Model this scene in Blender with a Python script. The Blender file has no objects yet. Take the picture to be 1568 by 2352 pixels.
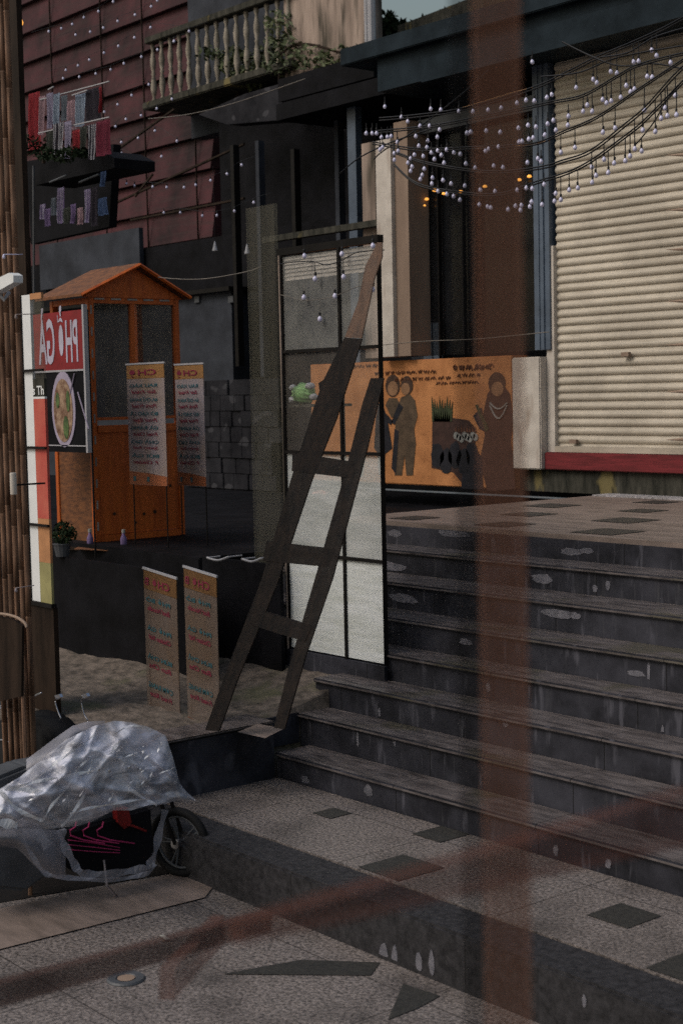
import bpy, bmesh, math, random
from mathutils import Vector, Matrix
R = math.radians
random.seed(7)
scene = bpy.context.scene
COL = scene.collection

# ------------------------------------------------------------------ camera
F, CX, CY = 3500.0, 784.0, 1176.0          # focal length and centre in units of a 1568 x 2352 picture
ROLL, PITCH, AZ, CAMZ = R(1.2), R(4.36), R(39.55), 2.48

def ray(px, py):
    x, y = px - CX, py - CY
    c, s = math.cos(ROLL), math.sin(ROLL)
    x, y = x * c - y * s, x * s + y * c
    c, s = math.cos(PITCH), math.sin(PITCH)
    fw, up = F * c - y * -1 * 0 + (-y) * s, -F * s + (-y) * c
    return Vector((x * math.sin(AZ) - fw * math.cos(AZ), x * math.cos(AZ) + fw * math.sin(AZ), up))

def at(px, py, Y=None, z=None, X=None):
    """world point seen at a place of the photograph, on a known wall, floor or side plane"""
    w = ray(px, py)
    t = Y / w.y if Y is not None else ((z - CAMZ) / w.z if z is not None else X / w.x)
    return Vector((w.x * t, w.y * t, w.z * t + CAMZ))

cam = bpy.data.objects.new('camera', bpy.data.cameras.new('camera'))
COL.objects.link(cam)
o0 = ray(CX, CY)
vx = (ray(CX + 1, CY) - o0).normalized(); vy = (ray(CX, CY - 1) - o0).normalized(); vz = -o0.normalized()
m = Matrix((vx, vy, vz)).transposed().to_4x4(); m.translation = (0, 0, CAMZ)
cam.matrix_world = m
cam.data.sensor_fit = 'HORIZONTAL'; cam.data.sensor_width = 24; cam.data.lens = F / 1568 * 24
cam.data.clip_start = 0.05; cam.data.clip_end = 2000
cam.data.dof.use_dof = True; cam.data.dof.focus_distance = 10.5; cam.data.dof.aperture_fstop = 3.6
scene.camera = cam

# ------------------------------------------------------------------ world, sun, exposure
SUN_EL, SUN_AZ = R(48), R(200)
world = bpy.data.worlds.new('World'); scene.world = world; world.use_nodes = True
wn = world.node_tree; wn.nodes.clear()
sky = wn.nodes.new('ShaderNodeTexSky'); sky.sky_type = 'NISHITA'; sky.sun_disc = False
sky.sun_elevation = SUN_EL; sky.sun_rotation = SUN_AZ; sky.air_density = 2.0; sky.dust_density = 6.0; sky.ozone_density = 2.0
hs = wn.nodes.new('ShaderNodeHueSaturation'); hs.inputs['Saturation'].default_value = 0.95
bg = wn.nodes.new('ShaderNodeBackground'); bg.inputs['Strength'].default_value = 0.1
wo = wn.nodes.new('ShaderNodeOutputWorld')
wn.links.new(sky.outputs[0], hs.inputs['Color']); wn.links.new(hs.outputs[0], bg.inputs['Color']); wn.links.new(bg.outputs[0], wo.inputs['Surface'])
sl = bpy.data.lights.new('sun', 'SUN'); sl.energy = 1.15; sl.angle = R(25); sl.color = (1, 0.975, 0.96)
sun = bpy.data.objects.new('sun', sl); COL.objects.link(sun)
sd = Vector((math.sin(SUN_AZ) * math.cos(SUN_EL), math.cos(SUN_AZ) * math.cos(SUN_EL), math.sin(SUN_EL)))
sun.rotation_euler = sd.to_track_quat('Z', 'Y').to_euler()
scene.view_settings.view_transform = 'Standard'; scene.view_settings.look = 'None'
scene.view_settings.exposure = -0.1; scene.view_settings.gamma = 1
try: scene.cycles.transparent_max_bounces = 16
except Exception: pass
scene.cycles.use_denoising = False

# ------------------------------------------------------------------ materials
def mat(name, col, rough=0.8, var=0.25, scale=6.0, bump=0.0, metal=0.0, stretch=(1, 1, 1), col2=None, emit=None, spec=0.4, detail=6.0):
    m = bpy.data.materials.new(name); m.use_nodes = True
    nt = m.node_tree; p = nt.nodes['Principled BSDF']
    p.inputs['Roughness'].default_value = rough; p.inputs['Metallic'].default_value = metal
    p.inputs['Specular IOR Level'].default_value = spec
    tc = nt.nodes.new('ShaderNodeTexCoord'); mp = nt.nodes.new('ShaderNodeMapping'); mp.inputs['Scale'].default_value = stretch
    nt.links.new(tc.outputs['Object'], mp.inputs[0])
    n = nt.nodes.new('ShaderNodeTexNoise'); n.inputs['Scale'].default_value = scale; n.inputs['Detail'].default_value = detail; n.inputs['Roughness'].default_value = 0.65
    nt.links.new(mp.outputs[0], n.inputs['Vector'])
    r = nt.nodes.new('ShaderNodeValToRGB'); r.color_ramp.elements[0].position = 0.34; r.color_ramp.elements[1].position = 0.66
    c2 = col2 or tuple(min(1, c * (1 + var)) for c in col); c1 = col if col2 else tuple(c * (1 - var) for c in col)
    r.color_ramp.elements[0].color = (*c1, 1); r.color_ramp.elements[1].color = (*c2, 1)
    nt.links.new(n.outputs['Fac'], r.inputs[0]); nt.links.new(r.outputs[0], p.inputs['Base Color'])
    if bump:
        b = nt.nodes.new('ShaderNodeBump'); b.inputs['Strength'].default_value = bump; b.inputs['Distance'].default_value = 0.02
        nt.links.new(n.outputs['Fac'], b.inputs['Height']); nt.links.new(b.outputs[0], p.inputs['Normal'])
    if emit:
        p.inputs['Emission Color'].default_value = (*emit[0], 1); p.inputs['Emission Strength'].default_value = emit[1]
    m['noise'] = n.name; m['ramp'] = r.name
    return m

def mixin(m, tex, fac_lo, fac_hi, color, strength=1.0):
    """adds a second colour where a texture rises above a threshold"""
    nt = m.node_tree; p = nt.nodes['Principled BSDF']; old = p.inputs['Base Color'].links[0].from_socket
    rr = nt.nodes.new('ShaderNodeValToRGB'); rr.color_ramp.elements[0].position = fac_lo; rr.color_ramp.elements[1].position = fac_hi
    rr.color_ramp.elements[0].color = (0, 0, 0, 1); rr.color_ramp.elements[1].color = (strength,) * 3 + (1,)
    nt.links.new(tex, rr.inputs[0])
    mx = nt.nodes.new('ShaderNodeMixRGB'); mx.inputs[2].default_value = (*color, 1)
    nt.links.new(rr.outputs[0], mx.inputs[0]); nt.links.new(old, mx.inputs[1]); nt.links.new(mx.outputs[0], p.inputs['Base Color'])

def tex(m, kind, scale, stretch=(1, 1, 1), out=0, **kw):
    nt = m.node_tree; tc = nt.nodes.new('ShaderNodeTexCoord'); mp = nt.nodes.new('ShaderNodeMapping'); mp.inputs['Scale'].default_value = stretch
    nt.links.new(tc.outputs['Object'], mp.inputs[0]); n = nt.nodes.new(kind)
    n.inputs['Scale'].default_value = scale
    for k, v in kw.items(): n.inputs[k].default_value = v
    nt.links.new(mp.outputs[0], n.inputs['Vector'])
    return n.outputs[out]

def see_through(m, alpha):
    """a half transparent version of the surface, for glass, film and things glimpsed in the glass"""
    nt = m.node_tree; p = nt.nodes['Principled BSDF']; out = [n for n in nt.nodes if n.type == 'OUTPUT_MATERIAL'][0]
    t = nt.nodes.new('ShaderNodeBsdfTransparent'); mx = nt.nodes.new('ShaderNodeMixShader')
    if isinstance(alpha, float): mx.inputs[0].default_value = alpha
    else: nt.links.new(alpha, mx.inputs[0])
    nt.links.new(t.outputs[0], mx.inputs[1]); nt.links.new(p.outputs[0], mx.inputs[2]); nt.links.new(mx.outputs[0], out.inputs['Surface'])
    return m

def granite(name, a, b, rough=0.45):
    m = mat(name, a, rough, col2=b, scale=55, bump=0.25, spec=0.5, detail=3)
    mixin(m, tex(m, 'ShaderNodeTexNoise', 2.2, Detail=5.0), 0.48, 0.72, tuple(c * 0.45 for c in a), 0.6)
    return m
M = {}
M['granite'] = granite('granite', (0.05, 0.044, 0.042), (0.27, 0.235, 0.225), 0.34)
M['granite_dark'] = mat('granite_dark', (0.036, 0.035, 0.033), 0.5, scale=40, bump=0.2)
M['granite_grey'] = mat('granite_grey', (0.014, 0.014, 0.016), 0.5, col2=(0.042, 0.041, 0.046), scale=25, bump=0.3)
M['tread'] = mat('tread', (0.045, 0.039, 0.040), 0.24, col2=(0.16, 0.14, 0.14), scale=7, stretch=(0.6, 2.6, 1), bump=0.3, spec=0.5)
mixin(M['tread'], tex(M['tread'], 'ShaderNodeTexNoise', 1.6, (1, 1, 1), Detail=4.0), 0.58, 0.66, (0.06, 0.058, 0.022), 0.45)
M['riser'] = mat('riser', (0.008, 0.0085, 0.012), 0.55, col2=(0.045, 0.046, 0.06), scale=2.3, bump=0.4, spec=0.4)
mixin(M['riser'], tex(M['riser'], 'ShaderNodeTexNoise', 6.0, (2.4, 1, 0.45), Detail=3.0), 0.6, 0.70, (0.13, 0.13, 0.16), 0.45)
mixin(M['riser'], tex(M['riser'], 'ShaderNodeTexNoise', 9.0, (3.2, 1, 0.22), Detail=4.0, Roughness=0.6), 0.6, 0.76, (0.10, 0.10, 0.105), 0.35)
def joints(m, w, h, col, size=0.004, off=0.5, st=(1, 1, 1)):
    nt = m.node_tree; tc = nt.nodes.new('ShaderNodeTexCoord'); mp = nt.nodes.new('ShaderNodeMapping'); mp.inputs['Location'].default_value = (0.37, 0.11, 0); b = nt.nodes.new('ShaderNodeTexBrick')
    nt.links.new(tc.outputs['Object'], mp.inputs[0]); nt.links.new(mp.outputs[0], b.inputs['Vector'])
    b.inputs['Scale'].default_value = 1; b.inputs['Brick Width'].default_value = w; b.inputs['Row Height'].default_value = h; b.inputs['Mortar Size'].default_value = size; b.offset = off; b.inputs['Mortar Smooth'].default_value = 0.3
    mixin(m, b.outputs['Fac'], 0.1, 0.6, col, 0.8)
joints(M['tread'], 1.15, 60, (0.01, 0.01, 0.01)); joints(M['riser'], 1.15, 60, (0.004, 0.004, 0.004)); joints(M['granite_grey'], 1.3, 60, (0.01, 0.01, 0.01))
joints(M['granite'], 1.16, 1.16, (0.035, 0.03, 0.027), 0.005, 0.0)
M['pale_mark'] = mat('pale_mark', (0.15, 0.15, 0.18), 0.7, col2=(0.27, 0.265, 0.31), scale=22)
see_through(M['pale_mark'], 0.5)
M['terrace'] = mat('terrace', (0.12, 0.095, 0.083), 0.5, col2=(0.23, 0.18, 0.16), scale=5, stretch=(0.5, 2, 1), bump=0.2)
M['gravel'] = mat('gravel', (0.16, 0.155, 0.16), 0.8, col2=(0.42, 0.40, 0.42), scale=30, bump=0.5)
M['earth'] = mat('earth', (0.035, 0.028, 0.022), 0.85, col2=(0.155, 0.125, 0.105), scale=9, stretch=(1, 1.6, 1), bump=0.8)
mixin(M['earth'], tex(M['earth'], 'ShaderNodeTexNoise', 2.0, Detail=3.0), 0.56, 0.68, (0.06, 0.065, 0.025), 0.6)
M['black'] = mat('black', (0.006, 0.006, 0.008), 0.7, scale=3, var=0.5)
M['dark_wood'] = mat('dark_wood', (0.012, 0.008, 0.006), 0.55, col2=(0.035, 0.023, 0.017), scale=8, stretch=(1, 1, 0.2))
M['cream'] = mat('cream', (0.36, 0.32, 0.265), 0.5, col2=(0.54, 0.485, 0.405), scale=1.6, bump=0.05, spec=0.4)
mixin(M['cream'], tex(M['cream'], 'ShaderNodeTexNoise', 9.0, (0.3, 1, 4), Detail=5.0), 0.55, 0.75, (0.26, 0.215, 0.15), 0.5)
M['slate_paint'] = mat('slate_paint', (0.075, 0.10, 0.14), 0.45, scale=3, var=0.3)
M['teal_paint'] = mat('teal_paint', (0.006, 0.011, 0.016), 0.55, scale=3, col2=(0.017, 0.027, 0.037))
M['red_paint'] = mat('red_paint', (0.15, 0.017, 0.022), 0.5, scale=14, stretch=(0.3, 1, 3), var=0.35)
M['moss_wall'] = mat('moss_wall', (0.02, 0.021, 0.018), 0.9, col2=(0.075, 0.072, 0.06), scale=4, stretch=(3, 1, 0.6), bump=0.4)
mixin(M['moss_wall'], tex(M['moss_wall'], 'ShaderNodeTexNoise', 1.7, (2, 1, 1), Detail=4.0), 0.62, 0.68, (0.22, 0.18, 0.08), 0.7)
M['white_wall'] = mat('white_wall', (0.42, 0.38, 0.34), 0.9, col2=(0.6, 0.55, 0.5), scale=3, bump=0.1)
mixin(M['white_wall'], tex(M['white_wall'], 'ShaderNodeTexNoise', 5.0, (2, 1, 0.6), Detail=6.0), 0.56, 0.75, (0.22, 0.15, 0.11), 0.6)
M['ochre'] = mat('ochre', (0.36, 0.145, 0.05), 0.85, col2=(0.52, 0.225, 0.085), scale=4, bump=0.1)
mixin(M['ochre'], tex(M['ochre'], 'ShaderNodeTexNoise', 14.0, (1, 1, 1), Detail=6.0), 0.6, 0.75, (0.20, 0.065, 0.018), 0.7)
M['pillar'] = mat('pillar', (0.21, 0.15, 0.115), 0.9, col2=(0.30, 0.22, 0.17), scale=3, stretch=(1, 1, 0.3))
M['orange_wood'] = mat('orange_wood', (0.33, 0.062, 0.008), 0.5, col2=(0.52, 0.115, 0.014), scale=5, stretch=(3, 3, 0.35), bump=0.1)
mixin(M['orange_wood'], tex(M['orange_wood'], 'ShaderNodeTexVoronoi', 7.0, (1, 1, 0.8), Randomness=1.0), 0.0, 0.001, (0.36, 0.085, 0.012), 0.0)
M['knot'] = mat('knot', (0.035, 0.012, 0.004), 0.6)
M['shingle'] = mat('shingle', (0.075, 0.028, 0.012), 0.7, col2=(0.20, 0.075, 0.025), scale=12, stretch=(1, 1, 3))
M['red_boards'] = mat('red_boards', (0.017, 0.008, 0.010), 0.75, col2=(0.08, 0.026, 0.032), scale=1.1, bump=0.2)
mixin(M['red_boards'], tex(M['red_boards'], 'ShaderNodeTexNoise', 7.0, (0.25, 1, 3), Detail=5.0), 0.45, 0.75, (0.045, 0.03, 0.03), 0.6)
M['stained'] = mat('stained', (0.2, 0.155, 0.13), 0.95, col2=(0.42, 0.33, 0.28), scale=2.2, stretch=(2.6, 1, 0.35), bump=0.2)
mixin(M['stained'], tex(M['stained'], 'ShaderNodeTexNoise', 2.6, (2.2, 1, 0.3), Detail=6.0), 0.5, 0.66, (0.03, 0.03, 0.022), 0.85)
M['baluster'] = mat('baluster', (0.16, 0.14, 0.11), 0.9, col2=(0.34, 0.30, 0.25), scale=6)
M['leaf'] = mat('leaf', (0.03, 0.045, 0.018), 0.7, col2=(0.10, 0.12, 0.05), scale=1.5)
M['leaf_dark'] = mat('leaf_dark', (0.006, 0.012, 0.006), 0.8, col2=(0.02, 0.032, 0.015), scale=3)
M['blue_grey'] = mat('blue_grey', (0.016, 0.018, 0.024), 0.8, col2=(0.045, 0.051, 0.066), scale=1.5)
M['dark_block'] = mat('dark_block', (0.01, 0.01, 0.013), 0.8, col2=(0.03, 0.03, 0.036), scale=2.5, bump=0.3)
bt = tex(M['dark_block'], 'ShaderNodeTexNoise', 3.2, (1, 1, 1.6), Detail=1.0); mixin(M['dark_block'], bt, 0.62, 0.66, (0.075, 0.075, 0.085), 0.6)
M['metal_dark'] = mat('metal_dark', (0.012, 0.011, 0.011), 0.4, spec=0.5)
M['metal_grey'] = mat('metal_grey', (0.06, 0.065, 0.075), 0.5)
M['chrome'] = mat('chrome', (0.55, 0.55, 0.6), 0.25, metal=1.0, var=0.05)
M['silver'] = mat('silver', (0.33, 0.33, 0.36), 0.4, var=0.1)
M['rubber'] = mat('rubber', (0.012, 0.012, 0.013), 0.65)
M['white'] = mat('white', (0.70, 0.72, 0.74), 0.6, var=0.05)
M['bulb'] = mat('bulb', (0.62, 0.61, 0.82), 0.25, var=0.12, scale=90)
M['amber'] = mat('amber', (0.8, 0.35, 0.06), 0.5, emit=((1.0, 0.42, 0.08), 1.3))
M['wire'] = mat('wire', (0.008, 0.008, 0.01), 0.6)
M['wire_pale'] = mat('wire_pale', (0.16, 0.14, 0.12), 0.6)
M['banner_top'] = mat('banner_top', (0.30, 0.155, 0.055), 0.6, var=0.15)
M['banner_paper'] = mat('banner_paper', (0.32, 0.24, 0.19), 0.6, col2=(0.31, 0.28, 0.33), scale=2.0)
M['banner_orange'] = mat('banner_orange', (0.32, 0.10, 0.04), 0.6, var=0.15)
M['ink_red'] = mat('ink_red', (0.17, 0.015, 0.04), 0.6)
M['ink_teal'] = mat('ink_teal', (0.02, 0.09, 0.115), 0.6)
M['sign_red'] = mat('sign_red', (0.20, 0.008, 0.013), 0.5, var=0.2)
M['lettering'] = mat('lettering', (0.40, 0.38, 0.48), 0.6, var=0.1)
M['broth'] = mat('broth', (0.10, 0.04, 0.022), 0.5, col2=(0.36, 0.25, 0.17), scale=16, detail=4)
M['herb'] = mat('herb', (0.02, 0.045, 0.015), 0.5, col2=(0.10, 0.16, 0.05), scale=20)
M['bowl'] = mat('bowl', (0.32, 0.28, 0.38), 0.5, var=0.12)
M['poster_red'] = mat('poster_red', (0.42, 0.055, 0.045), 0.6, col2=(0.50, 0.13, 0.09), scale=4)
M['poster_olive'] = mat('poster_olive', (0.27, 0.25, 0.11), 0.6, var=0.2)
M['poster_orange'] = mat('poster_orange', (0.42, 0.20, 0.09), 0.6, var=0.2)
M['bamboo'] = mat('bamboo', (0.07, 0.04, 0.025), 0.65, col2=(0.27, 0.15, 0.095), scale=9, stretch=(6, 6, 0.5), bump=0.4)
M['skin_paint'] = mat('skin_paint', (0.26, 0.14, 0.075), 0.9, var=0.25)
M['robe_brown'] = mat('robe_brown', (0.045, 0.022, 0.018), 0.9, var=0.35, scale=12)
M['robe_olive'] = mat('robe_olive', (0.085, 0.057, 0.036), 0.9, var=0.35, scale=12)
M['robe_navy'] = mat('robe_navy', (0.012, 0.012, 0.018), 0.9, var=0.4, scale=12)
M['hair_paint'] = mat('hair_paint', (0.055, 0.03, 0.02), 0.9, var=0.3)
M['plant_paint'] = mat('plant_paint', (0.035, 0.045, 0.02), 0.9, var=0.4, scale=14)
M['pale_paint'] = mat('pale_paint', (0.26, 0.26, 0.25), 0.9, var=0.25)
M['script_paint'] = mat('script_paint', (0.14, 0.055, 0.028), 0.9, var=0.3)
M['ghost_brown'] = see_through(mat('ghost_brown', (0.115, 0.05, 0.03), 0.85, col2=(0.16, 0.07, 0.042), scale=3, stretch=(1, 1, 0.3)), 0.34)
M['ghost_shade'] = see_through(mat('ghost_shade', (0.008, 0.008, 0.009), 0.8), 0.26)
M['ghost_rail'] = see_through(mat('ghost_rail', (0.085, 0.028, 0.017), 0.85, col2=(0.13, 0.045, 0.03), scale=3), 0.34)
M['ladder'] = see_through(mat('ladder', (0.006, 0.0055, 0.006), 0.6, col2=(0.018, 0.013, 0.011), scale=6, stretch=(4, 4, 0.5)), 0.9)
M['ladder_wood'] = see_through(mat('ladder_wood', (0.06, 0.032, 0.02), 0.6, col2=(0.13, 0.065, 0.036), scale=6, stretch=(4, 4, 0.5)), 0.8)
M['screen'] = see_through(mat('screen', (0.13, 0.125, 0.10), 0.9, col2=(0.19, 0.18, 0.14), scale=3, stretch=(8, 8, 0.4)), 0.16)
M['daylit_low'] = see_through(mat('daylit_low', (0.72, 0.76, 0.74), 0.5, col2=(0.93, 0.97, 1.0), scale=5, stretch=(0.5, 1, 4)), 0.62)  # bright daylight beyond the panes is put into their pale colour
M['daylit_mid'] = see_through(mat('daylit_mid', (0.52, 0.55, 0.54), 0.6, col2=(0.72, 0.75, 0.76), scale=4, stretch=(0.6, 1, 3)), 0.5)
M['daylit_up'] = see_through(mat('daylit_up', (0.26, 0.265, 0.265), 0.7, col2=(0.44, 0.44, 0.42), scale=5), 0.22)
M['daylit_clear'] = see_through(mat('daylit_clear', (0.26, 0.24, 0.22), 0.7, col2=(0.40, 0.36, 0.32), scale=5), 0.09)
M['ghost_near'] = see_through(mat('ghost_near', (0.05, 0.018, 0.012), 0.85, col2=(0.085, 0.03, 0.02), scale=3), 0.5)
M['glass_dim'] = see_through(mat('glass_dim', (0.012, 0.013, 0.015), 0.15, spec=0.4), 0.5)
M['moss_green'] = mat('moss_green', (0.12, 0.30, 0.085), 0.6, col2=(0.28, 0.5, 0.2), scale=14, stretch=(1, 1, 4))
M['pink'] = mat('pink', (0.5, 0.25, 0.2), 0.8, var=0.3, scale=20)
M['magenta'] = mat('magenta', (0.36, 0.03, 0.12), 0.5)
M['helmet_red'] = mat('helmet_red', (0.17, 0.012, 0.012), 0.4)
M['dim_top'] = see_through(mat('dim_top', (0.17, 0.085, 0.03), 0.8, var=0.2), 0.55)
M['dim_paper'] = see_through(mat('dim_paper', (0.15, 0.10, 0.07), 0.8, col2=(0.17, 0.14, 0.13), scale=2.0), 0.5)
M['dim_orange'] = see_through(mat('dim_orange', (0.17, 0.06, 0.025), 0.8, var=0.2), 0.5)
for k_, a_ in (('banner_top', 0.7), ('banner_paper', 0.7), ('banner_orange', 0.7)): see_through(M[k_], a_)
for k, c in dict(c_red=(0.22, 0.012, 0.02), c_crimson=(0.12, 0.01, 0.03), c_lilac=(0.22, 0.2, 0.29), c_blue=(0.2, 0.25, 0.33), c_pink=(0.26, 0.17, 0.2), c_navy=(0.018, 0.014, 0.025),
                 c_steel=(0.10, 0.12, 0.15), c_stripe=(0.32, 0.32, 0.36), c_violet=(0.13, 0.09, 0.2), c_green=(0.03, 0.035, 0.03), c_azure=(0.03, 0.06, 0.14)).items():
    M[k] = mat(k, c, 0.9, var=0.3, scale=9, stretch=(3, 3, 0.4))

for k_ in ('black', 'dark_block', 'metal_dark', 'ghost_shade', 'ladder', 'teal_paint', 'dark_wood', 'leaf_dark', 'moss_wall', 'rubber'):
    M[k_].node_tree.nodes['Principled BSDF'].inputs['Specular IOR Level'].default_value = 0.08
for k_ in ('red_boards', 'riser', 'granite_grey', 'granite_dark', 'blue_grey', 'stained'):
    M[k_].node_tree.nodes['Principled BSDF'].inputs['Specular IOR Level'].default_value = 0.2
# ------------------------------------------------------------------ helpers
def obj(name, bm, mt, parent=None, smooth=False, recalc=True):
    if recalc: bmesh.ops.recalc_face_normals(bm, faces=bm.faces)
    me = bpy.data.meshes.new(name); bm.to_mesh(me); bm.free()
    for x in (mt if isinstance(mt, list) else [mt]): me.materials.append(M[x])
    if smooth:
        for p in me.polygons: p.use_smooth = True
    o = bpy.data.objects.new(name, me); COL.objects.link(o)
    if parent is not None:
        o.parent = parent; o.matrix_parent_inverse = parent.matrix_world.inverted()
        base = parent
        while base.parent: base = base.parent
    return o

def thing(name, label, cat, loc=(0, 0, 0), group=None):
    o = bpy.data.objects.new(name, None); COL.objects.link(o); o.location = loc; o.empty_display_size = 0.1
    o.matrix_world = Matrix.Translation(Vector(loc)); o['label'] = label; o['category'] = cat
    if group: o['group'] = group
    return o

def tag(o, label, cat, group=None):
    o['label'] = label; o['category'] = cat
    if group: o['group'] = group
    return o

def struct(o, kind='structure'): o['kind'] = kind; return o

def box(bm, a, b, mi=0, bevel=0.0):
    x0, x1 = sorted((a[0], b[0])); y0, y1 = sorted((a[1], b[1])); z0, z1 = sorted((a[2], b[2]))
    vs = [bm.verts.new((x, y, z)) for x in (x0, x1) for y in (y0, y1) for z in (z0, z1)]
    fs = [bm.faces.new([vs[i] for i in q]) for q in ((0, 1, 3, 2), (4, 6, 7, 5), (0, 4, 5, 1), (2, 3, 7, 6), (0, 2, 6, 4), (1, 5, 7, 3))]
    for f in fs: f.material_index = mi
    if bevel:
        es = list({e for f in fs for e in f.edges})
        bmesh.ops.bevel(bm, geom=es, offset=bevel, segments=2, affect='EDGES')
    return fs

def slab(bm, pts, n, mi=0):
    """a polygon given thickness n (a vector)"""
    n = Vector(n); a = [bm.verts.new(Vector(p)) for p in pts]; b = [bm.verts.new(Vector(p) + n) for p in pts]
    k = len(pts); fs = [bm.faces.new(a), bm.faces.new(b[::-1])]
    for i in range(k): fs.append(bm.faces.new((a[i], b[i], b[(i + 1) % k], a[(i + 1) % k])))
    for f in fs: f.material_index = mi
    return fs

def tube(bm, pts, r, seg=6, mi=0, r2=None):
    pts = [Vector(p) for p in pts]; rings = []
    for i, p in enumerate(pts):
        d = (pts[min(i + 1, len(pts) - 1)] - pts[max(i - 1, 0)]).normalized()
        q = d.to_track_quat('Z', 'Y'); rr = r if r2 is None else r + (r2 - r) * i / max(1, len(pts) - 1)
        rings.append([bm.verts.new(p + q @ Vector((rr * math.cos(2 * math.pi * k / seg), rr * math.sin(2 * math.pi * k / seg), 0))) for k in range(seg)])
    for a, b in zip(rings, rings[1:]):
        for k in range(seg):
            f = bm.faces.new((a[k], a[(k + 1) % seg], b[(k + 1) % seg], b[k])); f.material_index = mi
    for rg in (rings[0][::-1], rings[-1]):
        f = bm.faces.new(rg); f.material_index = mi

def lathe(bm, c, prof, seg=12, axis=None, mi=0):
    c = Vector(c); q = Vector(axis or (0, 0, 1)).to_track_quat('Z', 'Y'); rings = []
    for r, h in prof:
        rings.append([bm.verts.new(c + q @ Vector((max(r, 1e-4) * math.cos(2 * math.pi * k / seg), max(r, 1e-4) * math.sin(2 * math.pi * k / seg), h))) for k in range(seg)])
    for a, b in zip(rings, rings[1:]):
        for k in range(seg):
            f = bm.faces.new((a[k], a[(k + 1) % seg], b[(k + 1) % seg], b[k])); f.material_index = mi
    for rg in (rings[0][::-1], rings[-1]):
        f = bm.faces.new(rg); f.material_index = mi

def smooth_path(pts, n=6):
    pts = [Vector(p) for p in pts]; out = []
    for i in range(len(pts) - 1):
        p0, p1, p2, p3 = pts[max(i - 1, 0)], pts[i], pts[i + 1], pts[min(i + 2, len(pts) - 1)]
        for k in range(n):
            t = k / n
            out.append(0.5 * ((2 * p1) + (p2 - p0) * t + (2 * p0 - 5 * p1 + 4 * p2 - p3) * t * t + (3 * p1 - p0 - 3 * p2 + p3) * t ** 3))
    out.append(pts[-1]); return out

_tc = 0
def text(name, body, mt, parent, p0, p1, h, up=(0, 0, 1), mirrored=True, off=0.004, normal=(0, -1, 0), shear=0.0):
    """lettering filling the span p0 (screen left) to p1 (screen right); mirrored letters run from p1 to p0"""
    cu = bpy.data.curves.new(name, 'FONT'); cu.body = body; cu.size = 1.0; cu.resolution_u = 3; cu.offset = 0.02; cu.shear = shear
    tmp = bpy.data.objects.new(name, cu); COL.objects.link(tmp)
    me = bpy.data.meshes.new_from_object(tmp.evaluated_get(bpy.context.evaluated_depsgraph_get()))
    bpy.data.objects.remove(tmp); bpy.data.curves.remove(cu)
    xs = [v.co.x for v in me.vertices]; ys = [v.co.y for v in me.vertices]
    x0, x1, y0, y1 = min(xs), max(xs), min(ys), max(ys)
    p0, p1 = Vector(p0), Vector(p1); u = Vector(up).normalized(); n = Vector(normal) * off
    for v in me.vertices:
        a = (v.co.x - x0) / (x1 - x0); b = (v.co.y - y0) / (y1 - y0)
        base = p1.lerp(p0, a) if mirrored else p0.lerp(p1, a)
        v.co = base + u * (h * b) + n
    me.materials.append(M[mt]); o = bpy.data.objects.new(name, me); COL.objects.link(o); o.parent = parent
    o.matrix_parent_inverse = parent.matrix_world.inverted()
    return o

def quadY(bm, Y, x0, y0, x1, y1, th, mi=0, right_shift=0.0):
    """upright plate facing the camera side between two picture corners on the plane Y"""
    a = at(x0, y0, Y=Y); b = at(x1, y1, Y=Y)
    box(bm, (a.x, Y, a.z), (b.x, Y + th, b.z), mi)

# ------------------------------------------------------------------ ground
YP, YW, ZP = 8.0, 11.4, 1.472
bm = bmesh.new()
g = bmesh.ops.create_grid(bm, x_segments=4, y_segments=4, size=150)
for v in bm.verts: v.co += Vector((0, 0, -0.27))
struct(obj('ground', bm, 'granite'))
XL = -7.85
bm = bmesh.new(); box(bm, (XL, 5.02, -0.4), (3, 5.89, 0.0)); struct(obj('pavement', bm, 'granite'))
bm = bmesh.new(); box(bm, (XL, 4.74, -0.4), (3, 5.018, -0.003), bevel=0.012); struct(obj('kerb', bm, 'granite_grey'))
def quad(bm, pts, z):
    bm.faces.new([bm.verts.new((p.x, p.y, z)) for p in pts])
def inlay(bm, cx, cy, s, z):
    bm.faces.new([bm.verts.new((cx + a * s, cy + b * s, z)) for a, b in ((-1, -1), (1, -1), (1, 1), (-1, 1))])
bm = bmesh.new()
inlay(bm, -4.6, 5.475, 0.125, 0.004); inlay(bm, -6.93, 5.60, 0.085, 0.004); inlay(bm, -6.17, 5.77, 0.115, 0.004); inlay(bm, -5.87, 5.2, 0.16, 0.004); inlay(bm, -3.95, 5.19, 0.16, 0.004)
struct(obj('pavement_inlay', bm, 'granite_dark'))
bm = bmesh.new()
for a in ((510, 2240, 690, 2207, 872, 2213, 850, 2243), (890, 2345, 925, 2262, 1010, 2290, 960, 2318)):
    quad(bm, [at(a[i], a[i + 1], z=-0.27) for i in (0, 2, 4, 6)], -0.266)
struct(obj('ground_inlay', bm, 'granite_dark'))
bm = bmesh.new(); quad(bm, [at(x, y, z=-0.27) for x, y in ((-200, 2130), (530, 1985), (470, 2065), (-200, 2235))], -0.262)
struct(obj('footpath_border', bm, 'terrace'))
bm = bmesh.new(); quad(bm, [at(x, y, z=-0.27) for x, y in ((-260, 1990), (690, 1760), (640, 1930), (380, 2010), (-260, 2120))], -0.266)
struct(obj('scooter_shadow', bm, 'metal_dark'))  # dark sheet painted where the shadow under the scooter falls

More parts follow.
